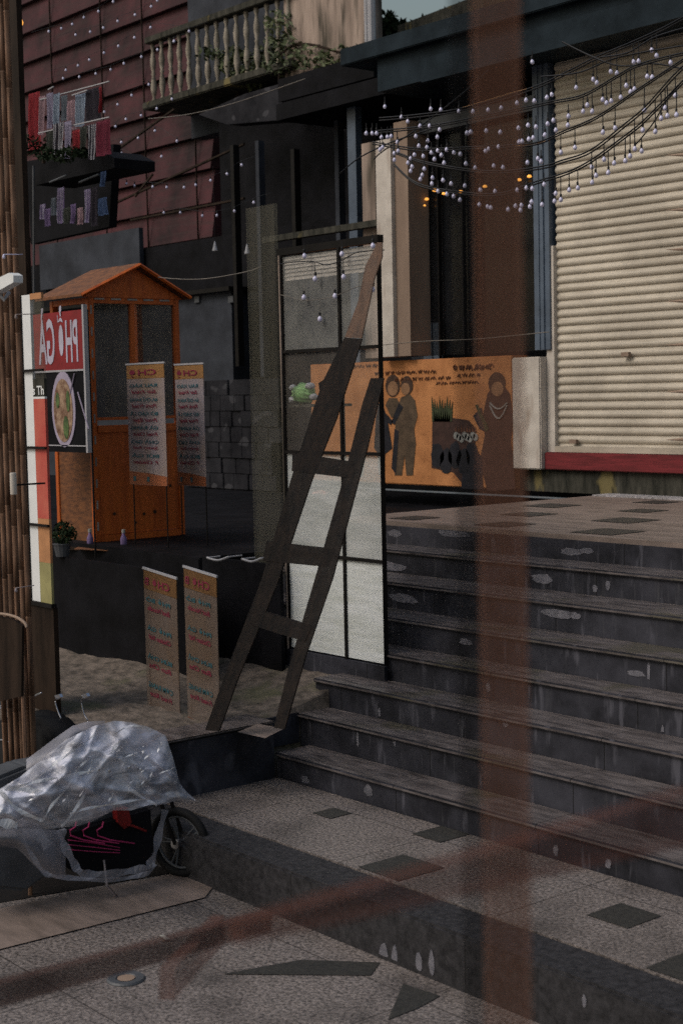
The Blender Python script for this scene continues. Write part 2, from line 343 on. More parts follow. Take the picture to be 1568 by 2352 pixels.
# stone staircase: seven steps
steps = [(5.89, 6.17, 0.168, -7.86), (6.17, 6.43, 0.368, -7.97), (6.43, 6.72, 0.552, -8.12), (6.72, 6.98, 0.736, -9.75), (6.98, 7.30, 0.928, -9.75), (7.30, 7.70, 1.12, -9.75), (7.70, 8.0, 1.296, -9.75)]
st = thing('stone_staircase', 'wet dark stone staircase of long steps climbing to the terrace in front of the shutter', 'staircase', (-4, 6.9, 0))
prev = -0.05
for i, (ya, yb, z, xl) in enumerate(steps):
    bm = bmesh.new()
    fs = box(bm, (xl, ya + 0.012, prev - 0.02), (3, yb + 0.012, z - 0.032), 0)
    box(bm, (xl - 0.005, ya - 0.012, z - 0.030), (3, yb + 0.011, z), 1, bevel=0.009)
    obj('step', bm, ['riser', 'tread'], st)
    # pale worn marks on the risers
    prev = z
marks = [(5, 905, 1226, 30, 20), (5, 890, 1302, 70, 22), (6, 1040, 1225, 60, 22), (6, 1310, 1268, 38, 18), (6, 1345, 1266, 25, 14), (5, 1245, 1330, 40, 24), (4, 1275, 1410, 55, 24), (4, 1320, 1416, 20, 18),
         (4, 925, 1375, 55, 26), (3, 1068, 1475, 24, 18), (5, 1365, 1352, 8, 18), (5, 1395, 1345, 8, 26), (3, 1460, 1548, 30, 14), (3, 1488, 1545, 5, 40), (1, 1160, 1660, 10, 30), (2, 1120, 1580, 8, 25),
         (0, 845, 1818, 18, 30), (0, 1275, 1955, 9, 28), (0, 1395, 1985, 10, 26), (0, 700, 1795, 16, 24), (1, 905, 1700, 6, 40), (1, 820, 1700, 5, 40), (2, 870, 1640, 5, 30), (2, 1520, 1690, 6, 50)]
risers = [(st_[0] + 0.008, (steps[q - 1][2] if q else 0) + 0.012, st_[2] - 0.036) for q, st_ in enumerate(steps)] + [(7.998, 1.31, 1.44)]
bm = bmesh.new(); box(bm, (-9.75, 8.001, 1.28), (3, 8.013, 1.44)); obj('riser', bm, 'riser', st)
for k, cx, cy, w, h in marks:
    best = min(range(8), key=lambda q: abs(at(cx, cy, Y=risers[q][0]).z - (risers[q][1] + risers[q][2]) / 2))
    Yk, zb, zt = risers[best]
    c = at(cx, cy, Y=Yk); s = c.length / F
    n = 16; pts = []
    for q in range(n):
        t = 2 * math.pi * q / n; rr = 1 + random.uniform(-0.18, 0.18)
        pts.append((c.x + math.cos(t) * w * 0.85 * s * rr, Yk, min(zt, max(zb, c.z + math.sin(t) * h * 0.5 * s * rr * (1.0 if math.sin(t) > 0 else 0.8)))))
    bmk = bmesh.new(); slab(bmk, pts, (0, 0.003, 0)); obj('worn_mark', bmk, 'pale_mark', st)
mk2 = bmesh.new()
for cx, cy, w, h in ((880, 2195, 24, 58), (905, 2200, 18, 60), (990, 2215, 16, 60), (960, 2210, 20, 50), (1340, 2300, 10, 30)):
    c = at(cx, cy, Y=4.736); s = c.length / F; pts = []
    for q in range(14):
        t = 2 * math.pi * q / 14; rr = 1 + random.uniform(-0.15, 0.15)
        pts.append((c.x + math.cos(t) * w * 0.6 * s * rr, 4.7365, min(-0.02, max(-0.25, c.z + math.sin(t) * h * 0.5 * s * rr))))
    slab(mk2, pts, (0, 0.002, 0))
struct(obj('kerb_stain', mk2, 'pale_mark'))

# terrace above
bm = bmesh.new(); box(bm, (-9.75, 8.014, 0.9), (3, 11.6, ZP), 0, bevel=0.01); struct(obj('terrace', bm, 'terrace'))
bm = bmesh.new()
for i in range(-9, 4):
    for j in range(0, 4):
        cx, cy = i * 1.02 + (j % 2) * 0.5, 8.35 + j * 0.82
        if cx > -9.5: inlay(bm, cx, cy, 0.155 + 0.02 * ((i + j) % 3), ZP + 0.004)
struct(obj('terrace_inlay', bm, 'granite_dark'))
bm = bmesh.new(); box(bm, (-9.7, 11.12, ZP + 0.001), (3, 11.39, ZP + 0.014)); struct(obj('gravel_strip', bm, 'gravel'))

# earth bank left of the steps
bm = bmesh.new()
nx, ny = 60, 26; grid = []
for j in range(ny + 1):
    row = []
    for i in range(nx + 1):
        x = -14 + (XL + 14 - 0.13) * i / nx; y = 4.72 + (6.75 - 4.72) * j / ny
        z = 0.355 + 0.19 * max(0, (y - 6.0) / 0.75) + random.uniform(-0.012, 0.012) + 0.02 * math.sin(x * 3) * math.cos(y * 4)
        row.append(bm.verts.new((x, y, z)))
    grid.append(row)
for j in range(ny):
    for i in range(nx): bm.faces.new((grid[j][i], grid[j][i + 1], grid[j + 1][i + 1], grid[j + 1][i]))
bot = [bm.verts.new((x, y, -0.3)) for x, y in ((-14, 4.72), (XL - 0.13, 4.72), (XL - 0.13, 6.75))]
bm.faces.new([bot[0], bot[1]] + grid[0][::-1]); bm.faces.new([bot[1], bot[2]] + [grid[j][nx] for j in range(ny, -1, -1)])
struct(obj('earth_bank', bm, 'earth', smooth=True))
bm = bmesh.new(); box(bm, (XL - 0.13, 4.9, -0.3), (XL - 0.005, 5.88, 0.36), 0, bevel=0.01); box(bm, (XL - 0.13, 5.885, 0.17), (XL - 0.115, 6.17, 0.37), 0)
struct(obj('bank_kerb', bm, 'riser'))
bm = bmesh.new(); box(bm, (XL - 0.30, 4.88, 0.361), (XL + 0.012, 5.875, 0.378), 0, bevel=0.006); struct(obj('bank_coping', bm, 'tread'))
bm = bmesh.new(); quad(bm, [at(x, y, z=0.379) for x, y in ((545, 1683), (590, 1664), (652, 1675), (608, 1697))], 0.382)
struct(obj('kerb_slab', bm, 'terrace'))
# left dark terrace carrying the booth
bm = bmesh.new(); box(bm, (-30, 6.62, -0.2), (-9.76, 13, 1.25), 0, bevel=0.01); struct(obj('stone_platform', bm, 'black'))

# ------------------------------------------------------------------ shop building with the shutter
shop = thing('shop_building', 'dark fronted shop with a teal fascia over the beige pillar and the cream shutter', 'building', (-6, 12, ZP))
xs = at(1254, 107, Y=YW).x; zt = at(1254, 107, Y=YW).z; xsl = at(1282, 1040, Y=YW).x
XS0, XS1, ZS0, ZS1 = xsl - 0.02, 2.5, 1.875, zt
bm = bmesh.new(); box(bm, (XS0 - 0.02, YW + 0.25, ZP), (XS1, YW + 0.45, ZS1 + 1.5)); obj('back_wall', bm, 'black', shop)
# roller shutter: curved slats
sh = thing('roller_shutter', 'closed cream roller shutter of ribbed metal slats above the red sill', 'shutter', (XS0 + 2, YW, ZS0))
bm = bmesh.new(); n = 48; dz = (ZS1 - ZS0) / n; prof = []
for i in range(n):
    for q in range(6):
        t = q / 6; prof.append((ZS0 + dz * (i + t), YW + 0.03 - 0.022 * math.sin(math.pi * min(1, t / 0.86)) ** 0.7 if t < 0.86 else YW + 0.05))
prof.append((ZS1, YW + 0.05))
for a, b in zip(prof, prof[1:]):
    bm.faces.new([bm.verts.new(p) for p in ((XS0, a[1], a[0]), (XS1, a[1], a[0]), (XS1, b[1], b[0]), (XS0, b[1], b[0]))])
bmesh.ops.remove_doubles(bm, verts=bm.verts, dist=0.0005); obj('curtain', bm, 'cream', sh, recalc=True)
bm = bmesh.new(); box(bm, (XS0 - 0.10, YW - 0.03, ZS0), (XS0, YW + 0.1, ZS1 - 1.95)); obj('guide_rail', bm, 'white_wall', sh)
bm = bmesh.new(); box(bm, (XS0, YW - 0.035, ZS0 + 0.001), (XS1, YW + 0.02, ZS0 + 0.06)); obj('bottom_bar', bm, 'cream', sh)
bm = bmesh.new()
for cx, cy in ((1438, 813), (1318, 1014)):
    p = at(cx, cy, Y=YW - 0.04); box(bm, (p.x - 0.07, YW - 0.04, p.z - 0.02), (p.x + 0.02, YW - 0.005, p.z + 0.02))
obj('lock', bm, 'pillar', sh)
bm = bmesh.new(); box(bm, (XS0 - 0.1, YW - 0.08, 1.70), (XS1, YW + 0.24, 1.872), bevel=0.008); obj('sill', bm, 'red_paint', shop)
bm = bmesh.new(); box(bm, (at(1195, 1100, Y=YW).x, YW - 0.02, ZP), (XS1, YW + 0.24, 1.698)); obj('plinth', bm, 'moss_wall', shop)
# slate post between shutter and windows
pa, pb = at(1232, 500, Y=YW), at(1264, 500, Y=YW)
bm = bmesh.new(); box(bm, (pa.x, YW - 0.05, 2.9), (pb.x + 0.02, YW + 0.2, zt + 0.05)); box(bm, (pa.x + 0.05, YW - 0.06, 2.9), (pa.x + 0.075, YW - 0.05, zt + 0.05)); box(bm, (pa.x + 0.12, YW - 0.065, 2.9), (pa.x + 0.14, YW - 0.05, zt + 0.05)); obj('door_post', bm, 'slate_paint', shop)
# fascia
YF = 10.9
f0 = at(796, 150, Y=YF); ftop = at(796, 128, Y=YF).z; fbot = at(1254, 112, Y=YF).z
bm = bmesh.new(); box(bm, (f0.x + 0.5, YF, fbot), (XS1, YW + 0.6, ftop), 0); box(bm, (f0.x, YF - 0.1, ftop - 0.12), (XS1, YW + 0.6, ftop + 0.06), 0, bevel=0.01); box(bm, (f0.x + 1.2, YF - 0.02, fbot - 0.02), (XS1, YF, fbot + 0.22)); obj('fascia', bm, 'teal_paint', shop)
# lintel
la, lb = at(962, 292, Y=YW), at(1235, 246, Y=YW)
bm = bmesh.new(); box(bm, (la.x, YW - 0.02, la.z - 0.08), (lb.x + 0.1, YW + 0.12, la.z + 0.07)); obj('lintel', bm, 'metal_grey', shop)
# beige pillar, with its shaded flank
p0, p1, p2 = at(866, 600, Y=YW - 0.25), at(900, 600, Y=YW - 0.25), at(931, 600, Y=YW - 0.25)
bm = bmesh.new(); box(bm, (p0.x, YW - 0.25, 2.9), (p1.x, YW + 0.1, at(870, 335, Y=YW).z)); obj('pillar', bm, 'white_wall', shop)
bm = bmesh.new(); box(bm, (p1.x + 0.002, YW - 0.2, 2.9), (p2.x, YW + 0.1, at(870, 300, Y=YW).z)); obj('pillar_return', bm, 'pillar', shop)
# dark shop interior: mullions, back wall, cool things inside
bm = bmesh.new(); box(bm, (at(575, 300, Y=YW + 3.2).x, YW + 3.2, 1.4), (XS0 - 0.03, YW + 3.4, fbot + 0.3)); box(bm, (at(590, 300, Y=YW).x, YW + 0.3, fbot + 0.2), (XS0, YW + 3.3, fbot + 0.4)); box(bm, (XS0 - 0.01, YW + 0.5, 1.4), (XS0 + 0.1, YW + 3.3, fbot + 0.2)); obj('inner_wall', bm, 'black', shop)
for x, w in ((1083, 7), (1002, 3), (1058, 3), (1225, 4)):
    p = at(x, 500, Y=YW + 0.05); bm = bmesh.new(); box(bm, (p.x, YW + 0.05, 2.9), (p.x + w * 0.006, YW + 0.1, la.z - 0.08)); obj('mullion', bm, 'metal_dark', shop)
bm = bmesh.new(); a, b = at(934, 600, Y=YW + 0.12), at(1232, 600, Y=YW + 0.12); box(bm, (a.x, YW + 0.12, 2.9), (b.x, YW + 0.125, la.z - 0.08)); obj('window_pane', bm, 'glass_dim', shop)
cab = thing('display_fridge', 'dim drinks fridge with painted bluish reflections glimpsed through the dark shop window', 'fridge', tuple(at(985, 820, Y=YW + 1.2)))
bm = bmesh.new(); a, b = at(942, 832, Y=YW + 1.2), at(1012, 738, Y=YW + 1.2); box(bm, (a.x, YW + 1.2, 2.4), (b.x, YW + 1.7, b.z), bevel=0.02); obj('body', bm, 'blue_grey', cab)
bm = bmesh.new(); a, b = at(972, 830, Y=YW + 1.18), at(990, 742, Y=YW + 1.18); box(bm, (a.x, YW + 1.18, 2.5), (b.x, YW + 1.198, b.z)); a, b = at(994, 830, Y=YW + 1.18), at(1006, 742, Y=YW + 1.18); box(bm, (a.x, YW + 1.18, 2.5), (b.x, YW + 1.198, b.z)); obj('door', bm, 'slate_paint', cab)  # bluish reflections in the glass are put into the door colour
# dark posts of the open room left of the pillar
for x, y0, y1, mt, Yk in ((817, 205, 700, 'slate_paint', 11.9), (779, 215, 640, 'blue_grey', 12.3), (677, 340, 600, 'metal_dark', 12.4), (598, 320, 660, 'blue_grey', 12.4), (540, 330, 640, 'metal_dark', 12.4)):
    a, b = at(x, y1, Y=Yk), at(x, y0, Y=Yk); w = 0.10 if mt == 'slate_paint' else 0.05
    bm = bmesh.new(); box(bm, (a.x - w, Yk, a.z - 1.2), (a.x + w * 0.5, Yk + 0.1, b.z)); obj('room_post', bm, mt, shop)
a, b = at(601, 551, Y=11.2), at(866, 513, Y=11.2)
bm = bmesh.new(); box(bm, (a.x, 11.2, a.z - 0.035), (b.x, 11.3, a.z + 0.035)); obj('timber_beam', bm, 'moss_wall', shop)
a, b = at(829, 330, Y=11.3), at(868, 820, Y=11.3)
bm = bmesh.new(); box(bm, (a.x, 11.3, 2.9), (b.x, 11.5, a.z)); obj('wall_return', bm, 'stained', shop)

# dark spiked rack at the right edge
rk = thing('wall_rack', 'dark iron rack with pointed arms at the right edge of the shutter', 'rack', tuple(at(1600, 900, Y=11.0)))
a = at(1600, 1000, Y=11.2); b = at(1600, 330, Y=11.2)
bm = bmesh.new(); tube(bm, [(a.x, 11.2, ZP), (a.x, 11.2, b.z)], 0.03); obj('pole', bm, 'metal_dark', rk)
for y in (356, 482, 573, 692, 792, 900, 1010):
    p, q = at(1528, y, Y=11.2), at(1598, y - 2, Y=11.2); bm = bmesh.new()
    tube(bm, [p, p.lerp(q, 0.5), q], 0.002, r2=0.03, seg=6); obj('arm', bm, 'pillar', rk)

# ------------------------------------------------------------------ low wall with mural
lw = thing('low_wall', 'waist high rendered wall painted orange with a mural beside the shutter', 'wall', tuple(at(1000, 1115, Y=YW)))
wa, wb = at(735, 1100, Y=YW), at(1272, 818, Y=YW); ztop = wb.z
xm = at(1194, 900, Y=YW).x
bm = bmesh.new(); box(bm, (wa.x, YW - 0.12, ZP + 0.015), (xm, YW + 0.12, at(1100, 820, Y=YW).z), 0, bevel=0.01); obj('painted_panel', bm, 'ochre', lw)
bm = bmesh.new(); box(bm, (xm + 0.003, YW - 0.13, 1.70), (XS0 - 0.105, YW + 0.13, ztop), 0, bevel=0.012); obj('end_pier', bm, 'white_wall', lw)
YM = YW - 0.124
def poly(bm, pts, Y=YM, th=0.0015, mi=0):
    slab(bm, [at(x, y, Y=Y) for x, y in pts], (0, th, 0), mi)
def blob(bm, cx, cy, rx, ry, Y=YM, n=14, mi=0, jit=0.0):
    poly(bm, [(cx + rx * (1 + random.uniform(-jit, jit)) * math.cos(2 * math.pi * k / n), cy + ry * (1 + random.uniform(-jit, jit)) * math.sin(2 * math.pi * k / n)) for k in range(n)], Y, mi=mi)
MM = ['robe_brown', 'robe_olive', 'robe_navy', 'skin_paint', 'hair_paint', 'plant_paint', 'pale_paint', 'script_paint']
def mural_part(name, label, build):
    bm = bmesh.new(); build(bm); o = obj(name, bm, MM, lw); o['label'] = label
def fig_necklace(bm):
    poly(bm, [(1118, 1128), (1100, 1060), (1112, 1000), (1106, 960), (1118, 905), (1128, 888), (1158, 888), (1170, 905), (1176, 960), (1172, 1015), (1178, 1060), (1182, 1122), (1150, 1126)], mi=0)
    blob(bm, 1140, 880, 20, 26, YM - 0.002, mi=4); blob(bm, 1141, 893, 14, 17, YM - 0.004, mi=3)
    poly(bm, [(1105, 935), (1085, 955), (1100, 985), (1112, 990)], YM - 0.002, mi=2)
    for r in (0, 1):
        pts = [at(1124 + k * 4.4, 925 + (14 + r * 16) * math.sin(math.pi * k / 9) + r * 6, Y=YM - 0.006) for k in range(10)]
        tube(bm, pts, 0.009, 5, mi=6)
    poly(bm, [(1090, 930), (1096, 928), (1122, 985), (1114, 992)], YM - 0.004, mi=5)
def fig_tall(bm):
    poly(bm, [(905, 1092), (912, 1040), (905, 1000), (910, 940), (920, 912), (940, 905), (952, 920), (958, 955), (950, 985), (954, 1020), (947, 1092), (932, 1092), (928, 1045), (922, 1092)], mi=1)
    blob(bm, 933, 885, 14, 22, YM - 0.002, mi=4); blob(bm, 930, 893, 10, 14, YM - 0.004, mi=3)
    poly(bm, [(915, 925), (925, 935), (905, 975), (897, 970)], YM - 0.002, mi=2); poly(bm, [(905, 985), (915, 990), (908, 1090), (898, 1075)], YM - 0.002, mi=2)
def fig_small(bm):
    poly(bm, [(868, 1090), (866, 1040), (858, 1030), (862, 960), (868, 925), (880, 935), (888, 960), (900, 1030), (884, 1042), (880, 1090)], mi=2)
    blob(bm, 861, 900, 9, 20, YM - 0.002, mi=4); blob(bm, 862, 905, 6, 10, YM - 0.004, mi=3)
    poly(bm, [(872, 935), (902, 968), (896, 976), (870, 955)], YM - 0.002, mi=2)
    poly(bm, [(832, 1000), (846, 940), (858, 925), (856, 960), (842, 1000)], YM - 0.001, mi=2)
def face_centre(bm):
    blob(bm, 901, 886, 17, 26, mi=4); blob(bm, 901, 892, 12, 17, YM - 0.002, mi=3); poly(bm, [(884, 930), (892, 914), (910, 914), (918, 930), (905, 958), (897, 958)], YM - 0.0005, mi=1)
def cart(bm):
    poly(bm, [(990, 1075), (992, 950), (1012, 945), (1040, 960), (1075, 965), (1092, 985), (1085, 1100), (1060, 1110), (1040, 1085)], mi=0)
    for k in range(5): blob(bm, 1003 + k * 20, 1045 + (k % 2) * 14, 15, 30, YM - 0.002, mi=2, jit=0.15)
    for k in range(9):
        x = 996 + k * 4.5; poly(bm, [(x - 5, 968), (x + (k - 4) * 1.6, 908 + 6 * (k % 3)), (x + 5, 968)], YM - 0.003, mi=5)
    for k in range(8):
        x = 1046 + k * 6.4; blob(bm, x, 1000 + 4 * (k % 3), 6, 9, YM - 0.004, mi=6, n=8); poly(bm, [(x - 2, 992), (x, 975 + 4 * (k % 2)), (x + 2, 992)], YM - 0.003, mi=7)
    poly(bm, [(1058, 1122), (1064, 1040), (1090, 1030), (1106, 1050), (1108, 1124)], YM - 0.001, mi=2)
def seated(bm):
    blob(bm, 820, 1022, 9, 14, mi=4); poly(bm, [(800, 1095), (804, 1050), (814, 1034), (828, 1034), (836, 1060), (832, 1095)], mi=5)
def script(bm):
    rng = random.Random(3)
    for x0, x1, y, big in ((1040, 1118, 845, 7), (860, 990, 858, 5), (1050, 1095, 862, 5), (905, 1035, 872, 5), (1000, 1090, 880, 4), (790, 860, 842, 5), (1120, 1128, 838, 4), (795, 850, 800, 6)):
        x = x0
        while x < x1:
            w = rng.uniform(6, 14)
            pts = [at(x + w * t / 7 + rng.uniform(-1, 1), y + big * math.sin(t * 1.9 + x) * (0.5 + rng.random() * 0.6) - (x - x0) * 0.04, Y=YM - 0.002) for t in range(8)]
            tube(bm, smooth_path(pts, 2), 0.0055 + 0.004 * (big > 6), 4, mi=7); x += w + rng.uniform(2, 6)
mural_part('mural_woman', 'painted woman in a brown robe with pale necklaces', fig_necklace)
mural_part('mural_woman', 'painted tall woman in an olive robe', fig_tall)
mural_part('mural_woman', 'painted woman in a navy dress reaching out', fig_small)
mural_part('mural_face', 'faint painted face between the two women', face_centre)
mural_part('mural_cart', 'painted stall with leaves and white flowers', cart)
mural_part('mural_child', 'small dark haired painted child', seated)
mural_part('mural_script', 'rows of brown handwriting', script)

# ------------------------------------------------------------------ background left: red boarded house, weathered house with balcony
rh = thing('red_boarded_house', 'dark red house of broad horizontal boards behind the string lights, upper left', 'house', tuple(at(300, 560, Y=16)))
YB = 16.0
a = at(-40, 560, Y=YB); b = at(640, 0, Y=YB)
zlow, zhigh = at(300, 720, Y=YB).z, 14.5
bm = bmesh.new(); nb = 17; hgt = (zhigh - zlow) / nb
for i in range(nb):
    z = zlow + i * hgt
    fs = slab(bm, [(a.x - 6, YB - 0.10, z), (a.x - 6, YB, z + hgt - 0.02), (a.x - 6, YB + 0.2, z + hgt - 0.02), (a.x - 6, YB + 0.2, z)], (b.x - a.x + 4, 0, 0))
obj('wall', bm, 'red_boards', rh)
for i, x in enumerate((120, 235, 330, 445, 545)):
    p = at(x, 250, Y=YB - 0.12); bm = bmesh.new(); box(bm, (p.x, YB - 0.13, zlow), (p.x + 0.012, YB - 0.1, zhigh)); obj('seam_batten', bm, 'dark_wood', rh)
bm = bmesh.new(); box(bm, (-60, YB + 0.4, 1), (b.x - 0.5, YB + 0.6, zhigh)); box(bm, (-60, 13.2, 1.25), (-9.5, 13.3, at(300, 575, Y=13.2).z)); obj('dark_backing', bm, 'black', rh)  # black sheets put in as the darkness below the boards and behind the booth
# open timber struts under it
for q in (((255, 470), (560, 330)), ((310, 450), (350, 400)), ((190, 400), (400, 250)), ((300, 505), (560, 455))):
    bm = bmesh.new(); tube(bm, [at(*q[0], Y=13.1), at(*q[1], Y=13.1)], 0.022, 5); obj('strut', bm, 'dark_wood', rh)

wh = thing('weathered_house', 'pale stained concrete house with a balustrade balcony draped in vines', 'house', tuple(at(740, 250, Y=14)))
YH = 14.0
a, b = at(655, 195, Y=YH), at(838, 0, Y=YH)
bm = bmesh.new(); box(bm, (a.x, YH, at(740, 225, Y=YH).z), (b.x, YH + 0.3, b.z + 2)); obj('wall', bm, 'stained', wh)
bm = bmesh.new(); c = at(430, 0, Y=YH + 0.8); box(bm, (c.x, YH + 0.8, at(600, 240, Y=YH).z), (a.x - 0.01, YH + 1.1, b.z + 2)); obj('recessed_wall', bm, 'blue_grey', wh)
for k, x in enumerate((841, 852)):
    p = at(x, 50, Y=YH - 0.06); bm = bmesh.new(); tube(bm, [(p.x, YH - 0.06, at(x, 110, Y=YH).z), (p.x, YH - 0.06, p.z + 2)], 0.035 + 0.02 * k, 8); obj('drainpipe', bm, 'silver', wh)
# balcony
za = at(420, 215, Y=YH).z; zb_ = za + 0.95
xb0, xb1 = at(345, 200, Y=YH).x, at(655, 160, Y=YH).x
bm = bmesh.new(); box(bm, (xb0 - 0.05, YH - 0.15, za - 0.12), (xb1 + 0.3, YH + 1.5, za), bevel=0.02); obj('balcony_slab', bm, 'moss_wall', wh)
bm = bmesh.new(); box(bm, (xb0, YH - 0.1, zb_), (xb1 + 0.3, YH + 0.1, zb_ + 0.1), bevel=0.01); obj('handrail', bm, 'moss_wall', wh)
nB = 15
for k in range(nB):
    x = xb0 + 0.1 + (xb1 - xb0) * k / (nB - 1); bm = bmesh.new()
    H = zb_ - za; pr = [(0.045, 0), (0.055, 0.04), (0.03, 0.08), (0.05, 0.13), (0.075, 0.24), (0.06, 0.36), (0.035, 0.45), (0.055, 0.48), (0.035, 0.51), (0.06, 0.6), (0.07, 0.7), (0.045, 0.82), (0.03, 0.88), (0.055, 0.94), (0.05, 1)]
    lathe(bm, (x, YH, za), [(r * 0.72, h * H) for r, h in pr], 8); obj('baluster', bm, 'baluster', wh, smooth=True)
# black sheet for the shaded void below the balcony
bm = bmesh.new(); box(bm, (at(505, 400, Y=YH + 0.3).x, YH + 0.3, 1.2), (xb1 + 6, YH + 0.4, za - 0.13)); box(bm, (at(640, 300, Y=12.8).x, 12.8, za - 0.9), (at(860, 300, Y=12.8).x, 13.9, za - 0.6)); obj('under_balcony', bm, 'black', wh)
bm = bmesh.new(); slab(bm, [at(x, y, Y=13.4) for x, y in ((455, 262), (560, 215), (640, 192), (700, 205), (800, 272), (800, 300), (640, 275), (520, 285))], (0, 0.3, 0)); obj('canopy', bm, 'dark_block', wh)

def foliage(bm, c, rad, n, size, rng):
    for _ in range(n):
        while True:
            v = Vector((rng.uniform(-1, 1), rng.uniform(-1, 1), rng.uniform(-1, 1)))
            if v.length < 1: break
        p = Vector(c) + Vector((v.x * rad[0], v.y * rad[1], v.z * rad[2]))
        d = Vector((rng.gauss(0, 1), rng.gauss(0, 1), rng.gauss(0, 1))).normalized(); e = d.orthogonal().normalized(); s = size * rng.uniform(0.5, 1.4)
        bm.faces.new([bm.verts.new(p - d * s), bm.verts.new(p + e * s * 0.4), bm.verts.new(p + d * s), bm.verts.new(p - e * s * 0.4)])
def plant(name, label, cat, blobs, Y, size, mt, stem=None, n=90):
    rng = random.Random(len(label)); t = thing(name, label, cat, tuple(at(blobs[0][0], blobs[0][1], Y=Y)))
    bm = bmesh.new()
    for x, y, rx, ry in blobs:
        c = at(x, y, Y=Y); s = c.length / F; foliage(bm, c, (rx * s * 1.2, 0.25, ry * s), int(n * max(0.4, rx * ry / 900)), size, rng)
    obj('foliage', bm, mt, t, recalc=False)
    if stem:
        bm = bmesh.new(); tube(bm, smooth_path([at(x, y, Y=Y + 0.05) for x, y in stem], 4), 0.02, 5); obj('stem', bm, 'dark_wood', t)
    return t
plant('vine', 'green vine spilling through the balcony balusters', 'vine', [(545, 150, 40, 44), (585, 175, 36, 30), (620, 120, 30, 30), (520, 130, 22, 22), (600, 140, 24, 18)], 14.2, 0.055, 'leaf', [(540, 230), (555, 180), (540, 130)], 150)
plant('vine', 'dull olive creeper hanging on the stained pale wall', 'vine', [(640, 60, 26, 44), (650, 110, 36, 26), (700, 130, 46, 26), (760, 140, 40, 24), (800, 120, 24, 16), (640, 150, 30, 24), (480, 120, 24, 16)], 13.85, 0.05, 'leaf', [(640, 190), (650, 120), (700, 100), (780, 120)], 90)
plant('hill_tree', 'dark tree crown beyond the fascia under the sky', 'tree', [(885, 55, 30, 26), (925, 75, 40, 22), (975, 62, 40, 20), (1030, 45, 40, 20), (1090, 20, 40, 20), (860, 90, 26, 26)], 20, 0.10, 'leaf_dark', [(930, 160), (930, 70)], 260)
bm = bmesh.new(); slab(bm, [at(x, y, Y=19) for x, y in ((912, 58), (1300, -90), (1300, 60), (912, 130))], (0, 3, 0)); o = obj('roof_parapet', bm, 'moss_wall'); tag(o, 'mossy dark roof parapet behind the teal fascia', 'roof')
# blue grey shed
sd_ = thing('grey_shed', 'low blue grey shed wall behind the orange booth', 'shed', tuple(at(450, 800, Y=12.6)))
a, b = at(95, 780, Y=12.6), at(530, 668, Y=12.6)
bm = bmesh.new(); box(bm, (a.x, 12.6, 1.25), (b.x, 12.9, b.z)); obj('wall', bm, 'blue_grey', sd_)
bm = bmesh.new(); box(bm, (a.x - 0.1, 12.5, b.z + 0.001), (b.x + 0.08, 13.0, b.z + 0.06)); obj('roof', bm, 'metal_dark', sd_)
a2, b2 = at(90, 600, Y=13.1), at(318, 525, Y=13.1)
bm = bmesh.new(); box(bm, (a2.x, 13.1, a2.z - 0.5), (b2.x, 13.18, b2.z + 0.02)); obj('upper_panel', bm, 'blue_grey', sd_)
for x in (452, 530):
    p = at(x, 688, Y=12.58); bm = bmesh.new(); box(bm, (p.x - 0.06, 12.57, p.z - 0.04), (p.x + 0.06, 12.599, p.z + 0.05)); obj('vent', bm, 'metal_grey', sd_)
# block wall behind
bw = bmesh.new(); rng = random.Random(5)
a, b = at(420, 800, Y=11.9), at(575, 1200, Y=11.9)
for j in range(7):
    x = a.x + (j % 2) * 0.12
    while x < at(640, 900, Y=11.9).x - 0.2:
        w = rng.uniform(0.22, 0.34); box(bw, (x, 11.9 - rng.uniform(0, 0.03), 1.26 + j * 0.21), (x + w - 0.006, 12.2, 1.26 + j * 0.21 + 0.205), bevel=0.006); x += w
tag(obj('block_wall', bw, 'dark_block'), 'dark wall of rough stone blocks between the booth and the tall window', 'wall')

# ------------------------------------------------------------------ clothes and stall upper left
stall = thing('souvenir_stall', 'dark stall front with a pole and awning where cloths hang, upper left', 'stall', tuple(at(160, 520, Y=8.2)))
bm = bmesh.new(); tube(bm, [at(80, 1200, Y=8.4), at(76, 380, Y=8.4)], 0.016, 6); obj('pole', bm, 'metal_grey', stall)
bm = bmesh.new(); slab(bm, [at(x, y, Y=8.5) for x, y in ((60, 385), (230, 345), (262, 362), (262, 385), (80, 425), (60, 420))], (0, 0.5, 0)); obj('awning', bm, 'black', stall)
bm = bmesh.new(); slab(bm, [at(x, y, Y=9.3) for x, y in ((60, 370), (260, 330), (250, 520), (70, 560))], (0, 0.1, 0)); obj('back_panel', bm, 'black', stall)
for q in (((114, 418), (152, 402)), ((182, 418), (226, 400))):
    bm = bmesh.new(); tube(bm, [at(*q[0], Y=8.35), at(*q[1], Y=8.35)], 0.012, 8); obj('rolled_blind', bm, 'metal_grey', stall)
for q in (((110, 205), (122, 198)), ((165, 218), (200, 206))):
    bm = bmesh.new(); tube(bm, [at(q[0][0], q[0][1], Y=8.15), at(q[1][0], q[1][1], Y=8.15)], 0.008, 5); obj('hanging_rod', bm, 'silver', stall)
bm = bmesh.new(); tube(bm, [at(88, 305, Y=8.1), at(250, 268, Y=8.1)], 0.008, 5); obj('hanging_rod', bm, 'silver', stall)
bm = bmesh.new(); tube(bm, [at(92, 228, Y=8.25), at(250, 186, Y=8.25)], 0.008, 5); obj('hanging_rod', bm, 'silver', stall)
